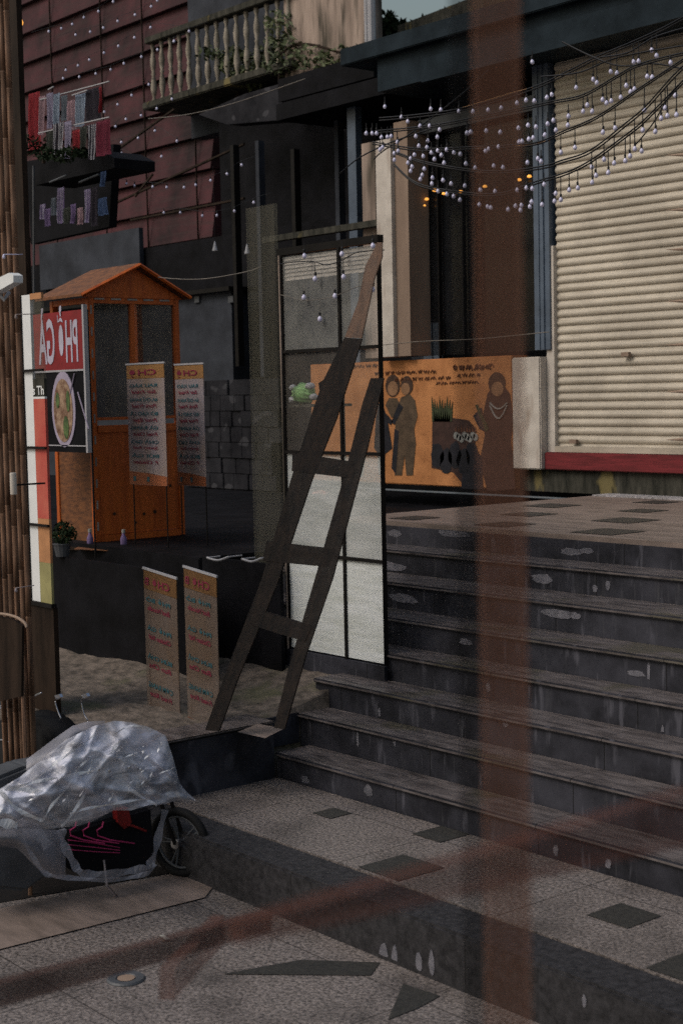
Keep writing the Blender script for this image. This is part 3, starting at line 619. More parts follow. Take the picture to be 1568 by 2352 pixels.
def cloth(x0, y0, x1, y1, mt, Y, label, slant=-0.26, grp='cloths hung on the souvenir stall', trim=None):
    bm = bmesh.new(); nx_, nz_ = 12, 8; ph = random.uniform(0, 6); G = []
    for j in range(nz_ + 1):
        row = []
        for i in range(nx_ + 1):
            u, v = i / nx_, j / nz_
            x = x0 + (x1 - x0) * u + v * random.uniform(-0.8, 0.8) + 2 * v * math.sin(ph + v * 3); y = y0 + (x - x0) * slant * (1 - v * 0.2) + (y1 - y0) * v
            p = at(x, y, Y=Y); p.y += 0.012 * math.sin(u * 9 + ph) * (0.3 + v); row.append(bm.verts.new(p))
        G.append(row)
    fs = []
    for j in range(nz_):
        for i in range(nx_):
            f = bm.faces.new((G[j][i], G[j + 1][i], G[j + 1][i + 1], G[j][i + 1])); f.material_index = 1 if trim and i % 5 in (1, 3) else 0; fs.append(f)
    bmesh.ops.solidify(bm, geom=fs, thickness=0.004)
    o = obj('hanging_cloth', bm, [mt, trim or mt], smooth=True); tag(o, label, 'cloth', grp); return o
cloth(66, 215, 90, 345, 'c_red', 8.3, 'long plain red cloth at the far left of the stall')
cloth(88, 222, 104, 310, 'c_pink', 8.25, 'dull pink cloth beside the long red cloth')
cloth(105, 215, 122, 296, 'c_lilac', 8.2, 'narrow lilac cloth with a dark edge in the upper row', trim=None)
cloth(122, 216, 137, 290, 'c_blue', 8.2, 'pale blue cloth in the upper row')
cloth(138, 220, 154, 278, 'c_steel', 8.2, 'steel grey cloth between the pale ones')
cloth(154, 232, 170, 300, 'c_pink', 8.18, 'greyish pink cloth above the striped ones')
cloth(172, 218, 196, 292, 'c_blue', 8.18, 'widest pale cloth, a bright square in the upper row')
cloth(197, 206, 228, 280, 'c_navy', 8.18, 'dark navy cloth at the right of the upper row')
cloth(226, 200, 233, 258, 'c_red', 8.16, 'thin red ribbon beside the navy cloth')
cloth(104, 300, 122, 352, 'c_green', 8.1, 'dark green cloth at the left of the lower row')
cloth(120, 285, 146, 362, 'c_navy', 8.08, 'black and white striped cloth, left of the lower row', trim='c_stripe')
cloth(146, 280, 164, 365, 'c_lilac', 8.08, 'crumpled lilac cloth reaching lowest in the lower row')
cloth(164, 300, 182, 352, 'c_red', 8.05, 'short bright crimson cloth in the lower row')
cloth(182, 292, 200, 356, 'c_green', 8.05, 'dark patterned cloth next to the short crimson one')
cloth(199, 288, 220, 368, 'c_navy', 8.05, 'black and white striped cloth, right of the lower row', trim='c_stripe')
cloth(221, 280, 252, 360, 'c_crimson', 8.05, 'dark crimson cloth at the right end of the lower row')
for i, (x, y, w, h, mt, lb) in enumerate(((92, 470, 12, 34, 'c_lilac', 'small pale embroidered bag hung lowest at the left'), (104, 480, 12, 40, 'c_violet', 'violet embroidered bag left of the pale sash'), (118, 455, 8, 40, 'c_steel', 'grey tasselled bag under the rolled blind'),
        (132, 432, 14, 82, 'c_lilac', 'long pale beaded sash on the left'), (146, 478, 14, 36, 'c_green', 'dark green cloth bag between the sashes'), (160, 470, 14, 44, 'c_violet', 'bright violet bag near the middle of the stall'), (176, 478, 13, 38, 'c_pink', 'pink patterned bag right of the bright violet one'),
        (192, 436, 16, 76, 'c_lilac', 'long pale beaded sash on the right'), (210, 430, 14, 90, 'c_navy', 'long dark purple scarf at the stall corner'), (226, 456, 18, 40, 'c_azure', 'blue bag at the right end of the stall'), (228, 395, 16, 34, 'c_azure', 'blue cloth folded above the blue bag'))):
    cloth(x, y, x + w, y + h, mt, 8.15, lb, grp='bags and sashes hung on the souvenir stall', trim='c_violet' if mt == 'c_lilac' else None)
plant('potted_shrub', 'dark bushy plant below the striped cloths on the stall awning', 'plant', [(66, 325, 9, 16), (100, 350, 14, 12), (165, 352, 14, 10), (128, 362, 18, 8), (185, 348, 10, 10)], 8.0, 0.03, 'leaf_dark', [(100, 375), (100, 350)], 300)

# ------------------------------------------------------------------ orange booth
K0 = at(220, 1246, z=1.252)        # front corner on the platform
kx, ky = K0.x, K0.y
kz0 = 1.252; kzt = at(213, 682, X=kx).z
ky1 = at(410, 690, X=kx).y; dep = 0.62
ky1b = ky + (ky1 - ky)
kb = thing('ticket_booth', 'orange wooden booth with glazed upper half and gabled roof', 'booth', (kx, ky, kz0))
zpan = at(240, 985, X=kx).z
pw = 0.055
def kpost(x, y, mt='orange_wood'):
    bm = bmesh.new(); box(bm, (x - pw, y, kz0), (x, y + pw, kzt), 0, bevel=0.004); obj('corner_post', bm, mt, kb)
kpost(kx, ky); kpost(kx, ky1 - pw); kpost(kx - dep, ky); kpost(kx - dep, ky1 - pw)
bm = bmesh.new(); ymid = at(306, 800, X=kx).y; box(bm, (kx - 0.045, ymid - 0.02, zpan), (kx - 0.005, ymid + 0.02, kzt)); obj('window_mullion', bm, 'orange_wood', kb)
bm = bmesh.new(); box(bm, (kx - 0.05, ky + pw, kzt - 0.05), (kx - 0.002, ky1 - pw, kzt)); box(bm, (kx - 0.05, ky + pw, zpan - 0.03), (kx + 0.012, ky1 - pw, zpan + 0.03)); box(bm, (kx - 0.05, ky + pw, zpan + 0.075), (kx - 0.005, ky1 - pw, zpan + 0.10)); obj('window_rail', bm, 'orange_wood', kb)
bm = bmesh.new(); box(bm, (kx - 0.045, ky + pw, kz0 + 0.06), (kx - 0.012, ky1 - pw, zpan - 0.03)); obj('front_panel', bm, 'orange_wood', kb)
bm = bmesh.new(); box(bm, (kx - 0.05, ky + pw, kz0 + 0.0), (kx + 0.003, ky1 - pw, kz0 + 0.055)); obj('plinth_rail', bm, 'orange_wood', kb)
bm = bmesh.new(); box(bm, (kx - dep, ky + 0.012, kz0), (kx - pw, ky + 0.045, zpan)); obj('side_panel', bm, 'shingle', kb)
bm = bmesh.new(); box(bm, (kx - dep + 0.001, ky + 0.005, kzt - 0.05), (kx - pw, ky + 0.05, kzt)); obj('side_rail', bm, 'orange_wood', kb)
bm = bmesh.new(); box(bm, (kx - dep, ky + pw, kz0), (kx - dep + 0.02, ky1 - pw, zpan)); obj('back_panel', bm, 'shingle', kb)
bm = bmesh.new(); box(bm, (kx - 0.03, ky + pw, zpan + 0.1), (kx - 0.026, ky1 - pw, kzt - 0.05)); obj('window_glass', bm, 'glass_dim', kb)
# white dashes of tape on posts and beam
def dash(a_, b_):
    bm = bmesh.new(); box(bm, a_, b_); obj('dash', bm, 'pale_paint', kb)
for k in range(11):
    z = kz0 + 0.1 + k * (kzt - kz0 - 0.15) / 10.5; dash((kx + 0.0005, ky + 0.018, z), (kx + 0.004, ky + 0.032, z + 0.075))
for k in range(5):
    y = ky + 0.06 + k * (ky1 - ky - 0.1) / 5; dash((kx + 0.0005, y, kzt - 0.02), (kx + 0.004, y + 0.10, kzt - 0.006))
bm = bmesh.new()
for (x, y, r) in ((262, 1180, 4), (330, 1180, 4), (355, 1175, 5), (312, 1200, 3), (300, 1040, 3), (345, 1230, 4), (340, 1055, 3), (390, 1115, 4)):
    c = at(x, y, X=kx - 0.008); q = 0.006 * r * 0.6
    slab(bm, [(c.x, c.y + q * math.cos(t * math.pi / 4), c.z + q * math.sin(t * math.pi / 4)) for t in range(8)], (0.003, 0, 0))
obj('wood_knot', bm, 'knot', kb)
# gable roof: ridge along X
yc = (ky + ky1) / 2; zr = at(305, 612, X=kx).z; ov = 0.10
ridge = [(kx + ov, yc, zr), (kx - dep - ov, yc, zr)]
for s, ye in ((-1, ky - 0.12), (1, ky1 + 0.06)):
    bm = bmesh.new(); slab(bm, [(kx + ov, yc, zr), (kx - dep - ov, yc, zr), (kx - dep - ov, ye, kzt + 0.0), (kx + ov, ye, kzt + 0.0)], (0, 0, 0.025)); obj('roof_slope', bm, 'shingle', kb)
bm = bmesh.new(); slab(bm, [(kx + 0.01, ky - 0.05, kzt + 0.001), (kx + 0.01, ky1 + 0.03, kzt + 0.001), (kx + 0.01, yc, zr - 0.012)], (-0.03, 0, 0)); obj('gable_board', bm, 'orange_wood', kb)
for ye in (ky - 0.12, ky1 + 0.06):
    bm = bmesh.new(); tube(bm, [(kx + ov + 0.005, yc, zr + 0.01), (kx + ov + 0.005, ye, kzt + 0.01)], 0.016, 4); obj('bargeboard', bm, 'orange_wood', kb)
# cable from booth roof
def cable(name, label, pts, Y, r=0.006, mt='wire'):
    bm = bmesh.new(); tube(bm, smooth_path([at(x, y, Y=Y) for x, y in pts], 5), r, 4); tag(obj(name, bm, mt), label, 'cable')
cable('cable', 'thin cable sagging from the booth roof to the right', [(308, 612), (345, 632), (400, 640), (470, 640), (560, 625), (600, 612)], 7.4, 0.004, 'wire_pale')
cable('cable', 'pale cable crossing the dark room above the tall window', [(340, 272), (430, 262), (540, 235), (700, 180)], 10.2, 0.005, 'wire_pale')
cable('cable', 'pale wire running in front of the dark shop windows above the mural', [(790, 802), (950, 785), (1100, 778), (1260, 762)], 10.9, 0.004, 'wire_pale')
cable('cable', 'thick black cable looping over the beige pillar', [(780, 398), (812, 370), (845, 350), (900, 325), (990, 295)], 9.2, 0.007)
cable('cable', 'black cable rising steeply past the pillar top', [(858, 365), (880, 345), (950, 300), (1060, 215), (1120, 160)], 9.2, 0.007)
cable('cable', 'orange wire slanting across the brown post top', [(1062, 246), (1110, 232), (1165, 215), (1222, 200)], 9.0, 0.0045, 'banner_top')
cable('cable', 'orange wire sagging across the brown post middle', [(1095, 340), (1160, 339), (1210, 331), (1262, 322)], 9.0, 0.0045, 'banner_top')

# ------------------------------------------------------------------ noodle poster
YQ = 6.35
pt_ = thing('noodle_poster', 'red poster with white letters above a bowl of noodle soup, in a grey frame', 'poster', tuple(at(120, 1045, Y=YQ)))
A, B = at(46, 712, Y=YQ), at(202, 1040, Y=YQ); xa, xb, zt_, zb2 = A.x, B.x, at(203, 697, Y=YQ).z, B.z
zmid = at(190, 848, Y=YQ).z
bm = bmesh.new(); box(bm, (xa, YQ, zmid), (xb - 0.02, YQ + 0.02, zt_ - 0.04)); obj('red_panel', bm, 'sign_red', pt_)
bm = bmesh.new(); box(bm, (xa, YQ, zb2 + 0.05), (xb - 0.02, YQ + 0.018, zmid - 0.004)); box(bm, (xa, YQ - 0.001, zb2), (xb, YQ + 0.018, zb2 + 0.049)); obj('picture_panel', bm, 'black', pt_)
bm = bmesh.new()
for q in ((xb - 0.018, zb2, xb + 0.008, zt_), (xa, zmid - 0.012, xb - 0.02, zmid + 0.004), (xa, zb2 + 0.05, xb - 0.02, zb2 + 0.06), (xa - 0.02, zb2, xa, zt_ - 0.05)):
    box(bm, (q[0], YQ - 0.008, q[1]), (q[2], YQ + 0.03, q[3]))
obj('frame', bm, 'silver', pt_)
for x in (xa + 0.02, xb - 0.005):
    bm = bmesh.new(); tube(bm, [(x, YQ + 0.04, 1.19), (x, YQ + 0.04, zt_ - 0.04)], 0.009, 6); obj('leg', bm, 'metal_dark', pt_)
zl, zh = at(180, 832, Y=YQ).z, at(180, 742, Y=YQ).z
text('lettering', 'PHỞ', 'lettering', pt_, (at(134, 830, Y=YQ).x, YQ, zl), (at(180, 830, Y=YQ).x, YQ, zl), (zh - zl) * 1.5)
text('lettering', 'GÀ', 'lettering', pt_, (at(90, 830, Y=YQ).x, YQ, zl - 0.005), (at(127, 830, Y=YQ).x, YQ, zl - 0.005), (zh - zl) * 1.5)
bc = at(147, 940, Y=YQ); s = bc.length / F
def ell(bm, cx, cz, rx, rz, off, th, n=28):
    slab(bm, [(cx + rx * math.cos(2 * math.pi * k / n), YQ - off, cz + rz * math.sin(2 * math.pi * k / n)) for k in range(n)], (0, th, 0))
bm = bmesh.new(); ell(bm, bc.x, bc.z, 52 * s, 84 * s, 0.008, 0.007); obj('bowl_rim', bm, 'bowl', pt_)
bm = bmesh.new(); ell(bm, bc.x, bc.z - 0.01, 42 * s, 70 * s, 0.012, 0.003); obj('soup', bm, 'broth', pt_)
bm = bmesh.new()
for dx, dz, rx, rz in ((12, -40, 12, 26), (-22, 20, 8, 18), (24, 18, 8, 24)): ell(bm, bc.x + dx * s, bc.z + dz * s, rx * s, rz * s, 0.016, 0.003, 10)
obj('herbs', bm, 'herb', pt_)
for q in (((178, 900), (203, 985)), ((170, 858), (160, 905))):
    bm = bmesh.new(); tube(bm, [at(*q[0], Y=YQ - 0.01), at(*q[1], Y=YQ - 0.01)], 0.006, 5); obj('chopstick', bm, 'bowl', pt_)

# ------------------------------------------------------------------ menu banners
def menu(label, Y, x0, x1, y0, y1, title, lines, foot, z_ground, tilt=0.0, pre='banner_', grp='tall narrow menu banners'):
    t = thing('menu_banner', label, 'banner', tuple(at((x0 + x1) / 2, y1, Y=Y)), grp)
    a, b = at(x0, y1, Y=Y), at(x1, y0, Y=Y); H = b.z - a.z; W = b.x - a.x; dip = tilt * W
    def P(u, v): return Vector((a.x + u * W, Y, a.z + v * H - dip * u))
    def plate(u0, v0, u1, v1, mt, off, nm, th=0.004):
        bm = bmesh.new(); slab(bm, [P(u0, v0) + Vector((0, -off, 0)), P(u1, v0) + Vector((0, -off, 0)), P(u1, v1) + Vector((0, -off, 0)), P(u0, v1) + Vector((0, -off, 0))], (0, th, 0)); obj(nm, bm, mt, t)
    plate(0, 0.0, 1, 0.87, pre + 'paper', 0, 'sheet'); plate(0, 0.872, 1, 0.985, pre + 'top', 0, 'header')
    plate(-0.02, 0.986, 1.02, 1.0, 'silver', 0.004, 'top_rail', 0.012)
    bm = bmesh.new(); slab(bm, [P(0, 0.002) + Vector((0, -0.003, 0)), P(1, 0.002) + Vector((0, -0.003, 0)), P(1, 0.075) + Vector((0, -0.003, 0)), P(0.5, 0.10) + Vector((0, -0.003, 0)), P(0, 0.11) + Vector((0, -0.003, 0))], (0, 0.002, 0)); obj('footer', bm, pre + 'orange', t)
    up = (0, 0, 1)
    text('title', title, 'ink_red', t, P(0.04, 0.885), P(0.80, 0.885), H * 0.065, off=0.004)
    n = len(lines)
    for i, (l1, l2) in enumerate(lines):
        v = 0.80 - i * 0.69 / n
        text('dish_name', l1, 'ink_teal', t, P(0.08, v), P(0.82, v), H * 0.036, off=0.005)
        text('dish_note', l2, 'ink_red', t, P(0.12, v - 0.052), P(0.80, v - 0.052), H * 0.030, off=0.005, shear=0.3)
    if foot: text('price', foot, 'ink_teal', t, P(0.12, 0.03), P(0.55, 0.03), H * 0.04, off=0.006)
    if z_ground is not None:
        for u in (0.06, 0.94):
            p = P(u, 0.5); bm = bmesh.new(); tube(bm, [(p.x, Y + 0.015, z_ground), (p.x, Y + 0.015, P(u, 0.98).z)], 0.006, 5); obj('support_rod', bm, 'metal_dark', t)
L1 = [('RAU XÀO', 'Stir Fried'), ('BA CHỈ RANG', 'Pork Fried'), ('BÒ XÀO LÁ', 'Fried Beef'), ('GÀ RANG', 'Fried Chick'), ('CHẢ GIÒ', 'Spring Roll'), ('BÚI GÀ', 'F. Chicken')]
L2 = [('PHỞ BÒ', 'Beef Noodle'), ('PHỞ GÀ', 'Chicken Ndl'), ('BÚN CHẢ', 'Bun Cha'), ('CƠM RANG', 'Fried Rice')]
menu('upper menu banner hanging over the orange booth front', 6.9, 298, 375, 830, 1112, 'CHỢ', L1, '1 1', 1.252)
menu('upper menu banner just right of the orange booth', 7.25, 408, 465, 832, 1114, 'CHỢ', L1, '1 1', 1.252)
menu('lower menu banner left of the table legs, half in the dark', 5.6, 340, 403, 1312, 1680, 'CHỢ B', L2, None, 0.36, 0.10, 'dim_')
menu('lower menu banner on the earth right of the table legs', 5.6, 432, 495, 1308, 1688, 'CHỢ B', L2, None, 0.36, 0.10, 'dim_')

# ------------------------------------------------------------------ table, bottles, pot plant
tb = thing('cafe_table', 'dark reddish table under the booth with cluttered top', 'table', (-9.9, 6.1, 0.36))
ztab = 1.19
ta, tb_ = at(165, 1262, z=ztab), at(462, 1276, z=ztab)
X0, X1 = ta.x, tb_.x; Y0 = min(ta.y, tb_.y)
bm = bmesh.new(); slab(bm, [at(x, y, z=ztab) for x, y in ((135, 1262), (462, 1278), (455, 1252), (175, 1238))], (0, 0, 0.025)); obj('tabletop', bm, 'dark_wood', tb)
for x, y in ((410, 1272), (440, 1270), (200, 1262), (300, 1268)):
    p = at(x, y, z=ztab); bm = bmesh.new(); tube(bm, [(p.x, p.y + 0.03, 0.36), (p.x, p.y + 0.03, ztab)], 0.018, 6); obj('leg', bm, 'metal_dark', tb)
yk = at(300, 1540, z=0.36).y
a = at(118, 1500, Y=yk); b = at(470, 1500, Y=yk); bm = bmesh.new(); box(bm, (a.x, yk, 0.3), (b.x, yk + 0.04, ztab - 0.003)); obj('under_table_shade', bm, 'black', tb)  # black sheet stands for the darkness under the table
bm = bmesh.new(); slab(bm, [at(x, y, z=ztab + 0.026) for x, y in ((170, 1262), (420, 1274), (410, 1255), (200, 1244))], (0, 0, 0.004)); obj('woven_mat', bm, 'shingle', tb)
for (x, y, lb) in ((207, 1257, 'capped bottle with a pale neck, left on the table'), (284, 1259, 'bottle with a white cap and violet label in front of the booth')):
    c = at(x, y, z=ztab + 0.027); t = thing('bottle', lb, 'bottle', tuple(c), 'bottles on the dark table')
    bm = bmesh.new(); lathe(bm, c, [(0.024, 0), (0.028, 0.005), (0.028, 0.08), (0.022, 0.095), (0.013, 0.115), (0.012, 0.13)], 12); obj('body', bm, 'c_violet', t, smooth=True)
    bm = bmesh.new(); lathe(bm, c, [(0.015, 0.13), (0.015, 0.16)], 12); obj('cap', bm, 'pale_paint', t)
c = at(143, 1278, z=ztab + 0.001); pp = thing('potted_plant', 'dark leafy plant in a white pot beside the narrow window', 'plant', tuple(c))
bm = bmesh.new(); lathe(bm, c + Vector((0, 0.0, 0)), [(0.055, 0), (0.075, 0.1), (0.08, 0.1), (0.08, 0.108)], 14); obj('pot', bm, 'metal_grey', pp, smooth=False)
bm = bmesh.new(); foliage(bm, c + Vector((0, 0.02, 0.19)), (0.13, 0.1, 0.1), 420, 0.02, random.Random(4)); obj('foliage', bm, 'leaf_dark', pp, recalc=False)
for x0, x1, y in ((475, 525, 1283), (555, 600, 1286)):
    c0, c1 = at(x0, y - 2, Y=6.5), at(x1, y - 4, Y=6.5); cm = at((x0 + x1) / 2, y + 4, Y=6.5)
    bm = bmesh.new(); tube(bm, smooth_path([c0, cm, c1], 5), 0.009, 6)
    for c in (c0, c1): tube(bm, [c, c + Vector((0, 0.12, 0))], 0.006, 5)
    tag(obj('door_pull', bm, 'silver'), 'curved silver pull handle ' + ('nearest the booth' if x0 < 500 else 'nearest the tall window'), 'handle', 'pull handles on the dark panel')
bm = bmesh.new(); a, b = at(462, 1240, Y=6.6), at(640, 1240, Y=6.6); box(bm, (a.x, 6.6, 0.4), (b.x, 6.63, 1.27)); tag(obj('cupboard_front', bm, 'black'), 'low black cupboard front carrying the two pull handles', 'cupboard')

# ------------------------------------------------------------------ pendant cones
for x, y, lb in ((493, 576, 'left of the two small cone lamps'), (567, 583, 'right of the two small cone lamps, with an amber rim')):
    c = at(x, y, Y=9.5); t = thing('pendant_lamp', lb + ' above the dark room', 'lamp', tuple(c), 'small cone lamps')
    bm = bmesh.new(); lathe(bm, c, [(0.032, 0), (0.03, 0.008), (0.016, 0.06), (0.004, 0.105)], 12); obj('shade', bm, 'silver', t, smooth=True)
    bm = bmesh.new(); tube(bm, [c + Vector((0, 0, 0.1)), c + Vector((0, 0, 0.9))], 0.002, 4); obj('cord', bm, 'wire', t)

# ------------------------------------------------------------------ tall window standing behind the ladder
YN = 6.685
win = thing('tall_window', 'tall thin framed window of eight panes painted pale as daylight behind the ladder', 'window', tuple(at(770, 1515, Y=YN)))
WL = lambda y: at(646 + (y - 580) * 0.0155, y, Y=YN); WR = lambda y: at(862 + (y - 555) * 0.0235, y, Y=YN)
zwt, zwb = WR(556).z, WR(1531).z; xwl, xwr = WL(1000).x, WR(1000).x
xmid = at(783, 1000, Y=YN).x
zb1, zb2_, zb3 = at(783, 800, Y=YN).z, at(783, 1041, Y=YN).z, at(790, 1282, Y=YN).z
bm = bmesh.new()
for x, w in ((xwl, 0.02), (xwr - 0.006, 0.006)): box(bm, (x, YN, zwb), (x + w * 0.5, YN + 0.04, zwt))
box(bm, (xwl - 0.025, YN - 0.004, zwb), (xwl - 0.004, YN + 0.05, zwt)); box(bm, (xwl - 0.045, YN, zwt), (xwr + 0.01, YN + 0.05, zwt + 0.05))
obj('frame', bm, 'metal_dark', win)
bm = bmesh.new(); box(bm, (xwl - 0.045, YN - 0.012, 0.5), (xwr + 0.01, YN + 0.018, zwb - 0.002)); obj('base_board', bm, 'riser', win)
bm = bmesh.new(); box(bm, (xwl - 0.012, YN - 0.012, zwb), (xwl - 0.002, YN - 0.003, zwt)); obj('pale_bead', bm, 'stained', win)
for z in (zb1, zb2_, zb3):
    bm = bmesh.new(); box(bm, (xwl, YN - 0.004, z - 0.011), (xwr, YN + 0.03, z + 0.011)); obj('glazing_bar', bm, 'metal_dark', win)
bm = bmesh.new(); box(bm, (xmid - 0.012, YN - 0.001, zwb), (xmid + 0.012, YN + 0.027, zwt)); obj('mullion', bm, 'metal_dark', win)
rows = [(zwb, zb3, 'daylit_low'), (zb3, zb2_, 'daylit_mid'), (zb2_, zb1, 'daylit_up'), (zb1, zwt, 'daylit_up')]
bm = None
for za_, zb_2, mt in rows:
    for xa_, xb_ in ((xwl + 0.006, xmid - 0.0125), (xmid + 0.0125, xwr - 0.006)):
        bm = bmesh.new(); box(bm, (xa_, YN + 0.012, za_ + 0.012), (xb_, YN + 0.016, zb_2 - 0.012)); obj('pane', bm, 'daylit_clear' if za_ == zb2_ else mt, win)
# blind at the top
bm = bmesh.new(); z0 = at(760, 632, Y=YN).z
nsl = 6; dzs = (zwt - 0.012 - z0) / nsl
for k in range(nsl): slab(bm, [(xwl + 0.02, YN + 0.020, z0 + k * dzs), (xwr - 0.01, YN + 0.020, z0 + k * dzs), (xwr - 0.01, YN + 0.030, z0 + (k + 0.93) * dzs), (xwl + 0.02, YN + 0.030, z0 + (k + 0.93) * dzs)], (0, 0.004, 0))
obj('slatted_blind', bm, 'white_wall', win)
# green bundle on a shelf behind the panes
gp = at(700, 928, Y=YN + 0.16)
bm = bmesh.new(); a, b = at(652, 930, Y=YN + 0.1), at(770, 930, Y=YN + 0.1); box(bm, (a.x, YN + 0.032, gp.z - 0.02), (b.x, YN + 0.25, gp.z)); obj('shelf', bm, 'moss_wall', win)
gt = thing('green_bundle', 'bright green net bundle with white wrapping on a shelf behind the window', 'bundle', tuple(gp))
bm = bmesh.new(); bmesh.ops.create_icosphere(bm, subdivisions=4, radius=1)
for v in bm.verts:
    n_ = 1 + 0.10 * math.sin(v.co.z * 16 + v.co.x * 3) + 0.05 * math.sin(v.co.x * 23)
    v.co = Vector((gp.x + v.co.x * 0.105 * n_, YN + 0.15 + v.co.y * 0.07, gp.z + 0.075 + v.co.z * 0.075 * n_))
obj('net', bm, 'moss_green', gt, smooth=True)
for dx, dz, sx in ((-0.12, 0.03, 0.05), (0.1, 0.13, 0.05), (0.14, 0.05, 0.04), (-0.1, 0.12, 0.03)):
    bm = bmesh.new(); bmesh.ops.create_icosphere(bm, subdivisions=2, radius=1)
    for v in bm.verts: v.co = Vector((gp.x + dx + v.co.x * sx * random.uniform(0.7, 1.2), YN + 0.13 + v.co.y * 0.03, gp.z + dz + v.co.z * 0.025))
    obj('wrapping', bm, 'silver', gt)
# grey green screen beside the window
bm = bmesh.new(); a, b = at(576, 1000, Y=YN + 0.02), at(641, 1000, Y=YN + 0.02); box(bm, (a.x, YN + 0.02, 0.45), (b.x, YN + 0.05, at(600, 470, Y=YN).z), bevel=0.004)
tag(obj('gauze_curtain', bm, 'screen'), 'see through grey green curtain panel left of the tall window', 'curtain')

# crumpled pink paper
bm = bmesh.new(); c = at(735, 1134, z=ZP + 0.03); bmesh.ops.create_icosphere(bm, subdivisions=3, radius=1)
for v in bm.verts: v.co = Vector((c.x + v.co.x * 0.10 * random.uniform(0.6, 1.2), c.y + v.co.y * 0.08 * random.uniform(0.6, 1.2), ZP + 0.035 + v.co.z * 0.03 * random.uniform(0.5, 1.2)))
tag(obj('crumpled_paper', bm, 'pink'), 'crumpled pink paper lying on the terrace seen past the ladder', 'paper')

# ------------------------------------------------------------------ ladder
ld = thing('ladder', 'dark wooden ladder leaning across the tall window', 'ladder', tuple(at(560, 1680, z=0.37)))
def D3(x, y):     # depth of the leaning ladder grows with height
    t = (1680 - y) / 1120.0
    return at(x, y, Y=5.3 + 1.28 * t)
def rail(name, pts, mt):
    bm = bmesh.new(); slab(bm, [D3(x, y) for x, y in pts], Vector((-0.006, 0.014, 0)))
    obj(name, bm, mt, ld)
rail('stile', [(470, 1678), (512, 1560), (600, 1330), (672, 1085), (718, 940), (700, 1000), (745, 905), (733, 880), (775, 868), (795, 790), (838, 800), (778, 1000), (722, 1085), (640, 1345), (548, 1545), (500, 1680)][:5] + [(733, 897), (730, 880), (742, 872), (790, 775), (830, 778), (772, 960), (716, 1100), (634, 1345), (545, 1560), (502, 1680)], 'ladder')
rail('stile', [(628, 1672), (660, 1540), (722, 1330), (798, 1060), (830, 930), (850, 868), (880, 868), (842, 1030), (762, 1330), (700, 1510), (652, 1676)], 'ladder')
rail('top_arm', [(791, 774), (822, 690), (838, 610), (866, 556), (876, 556), (876, 590), (858, 640), (846, 700), (829, 777)], 'ladder_wood')
for k, pts in enumerate(([(672, 1040), (812, 1062), (806, 1098), (670, 1082)], [(612, 1244), (768, 1262), (748, 1302), (604, 1288)], [(583, 1398), (716, 1440), (700, 1474), (578, 1436)], [(742, 868), (860, 850), (856, 880), (736, 898)])[:3]):
    bm = bmesh.new(); slab(bm, [D3(x, y) - Vector((0, 0.004, 0)) for x, y in pts], Vector((-0.006, 0.03, 0))); obj('rung', bm, 'ladder', ld)

# ------------------------------------------------------------------ string lights
_bulb = {}
def bulb_mesh(r, long_=1.25, hi=False):
    bm = bmesh.new(); seg = 12 if hi else 8
    lathe(bm, (0, 0, 0), [(0.0, -r * long_), (r * 0.6, -r * long_ * 0.86), (r * 0.95, -r * long_ * 0.4), (r, 0), (r * 0.85, r * 0.5), (r * 0.45, r * 1.0), (r * 0.4, r * 1.3)], seg)
    me = bpy.data.meshes.new('bulb'); bmesh.ops.recalc_face_normals(bm, faces=bm.faces); bm.to_mesh(me); bm.free(); me.materials.append(M['bulb'])
    for p in me.polygons: p.use_smooth = True
    bm = bmesh.new(); lathe(bm, (0, 0, 0), [(r * 0.5, r * 1.25), (r * 0.55, r * 2.5), (r * 0.25, r * 2.9)], 6 if not hi else 10)
    ms = bpy.data.meshes.new('socket'); bmesh.ops.recalc_face_normals(bm, faces=bm.faces); bm.to_mesh(ms); bm.free(); ms.materials.append(M['wire'])
    return me, ms
def strand(label, Y, wires, bulbs, r, grp, hi=False, wr=0.006, drop=60, wmt='wire'):
    t = thing('string_light', label, 'string light', tuple(at(*wires[0][0], Y=Y)), grp)
    me, ms = bulb_mesh(r, hi=hi); paths = [smooth_path([at(x, y, Y=Y) for x, y in w], 6) for w in wires]
    bm = bmesh.new()
    for p in paths: tube(bm, p, wr, 4)
    for x, y in bulbs:
        c = at(x, y, Y=Y); top = c + Vector((0, 0, r * 2.8)); best = None
        for p in paths:
            for a_, b_ in zip(p, p[1:]):
                if min(a_.x, b_.x) <= c.x <= max(a_.x, b_.x) and abs(a_.x - b_.x) > 1e-6:
                    z = a_.z + (b_.z - a_.z) * (c.x - a_.x) / (b_.x - a_.x)
                    if z > top.z and (best is None or z < best): best = z
        if best is None or best - top.z > drop * c.length / F: best = top.z + 0.04
        tube(bm, [top - Vector((0, 0, 0.005)), Vector((c.x, c.y, best))], wr * 0.8, 4)
        for nm, mesh in (('bulb', me), ('socket', ms)):
            o = bpy.data.objects.new(nm, mesh); COL.objects.link(o); o.location = c; 
            o.rotation_euler = (random.uniform(-0.12, 0.12), random.uniform(-0.12, 0.12), random.uniform(0, 6))
            if nm == 'bulb': o.parent = t; o.matrix_parent_inverse = t.matrix_world.inverted(); ob = o
            else: o.parent = ob; o.location = (0, 0, 0); o.rotation_euler = (0, 0, 0)
    obj('wire', bm, wmt, t)
z3 = lambda L: [(1066 + .32 * x, 62.7 + .32 * y) for x, y in L]
z4 = lambda L: [(784 + .34 * x, 188 + .34 * y) for x, y in L]
GR = 'string lights in front of the shutter'
W1 = [(870, 270), (960, 262), (1066, 246), (1220, 200), (1303, 162), (1367, 130), (1450, 95), (1520, 63), (1600, 20)]
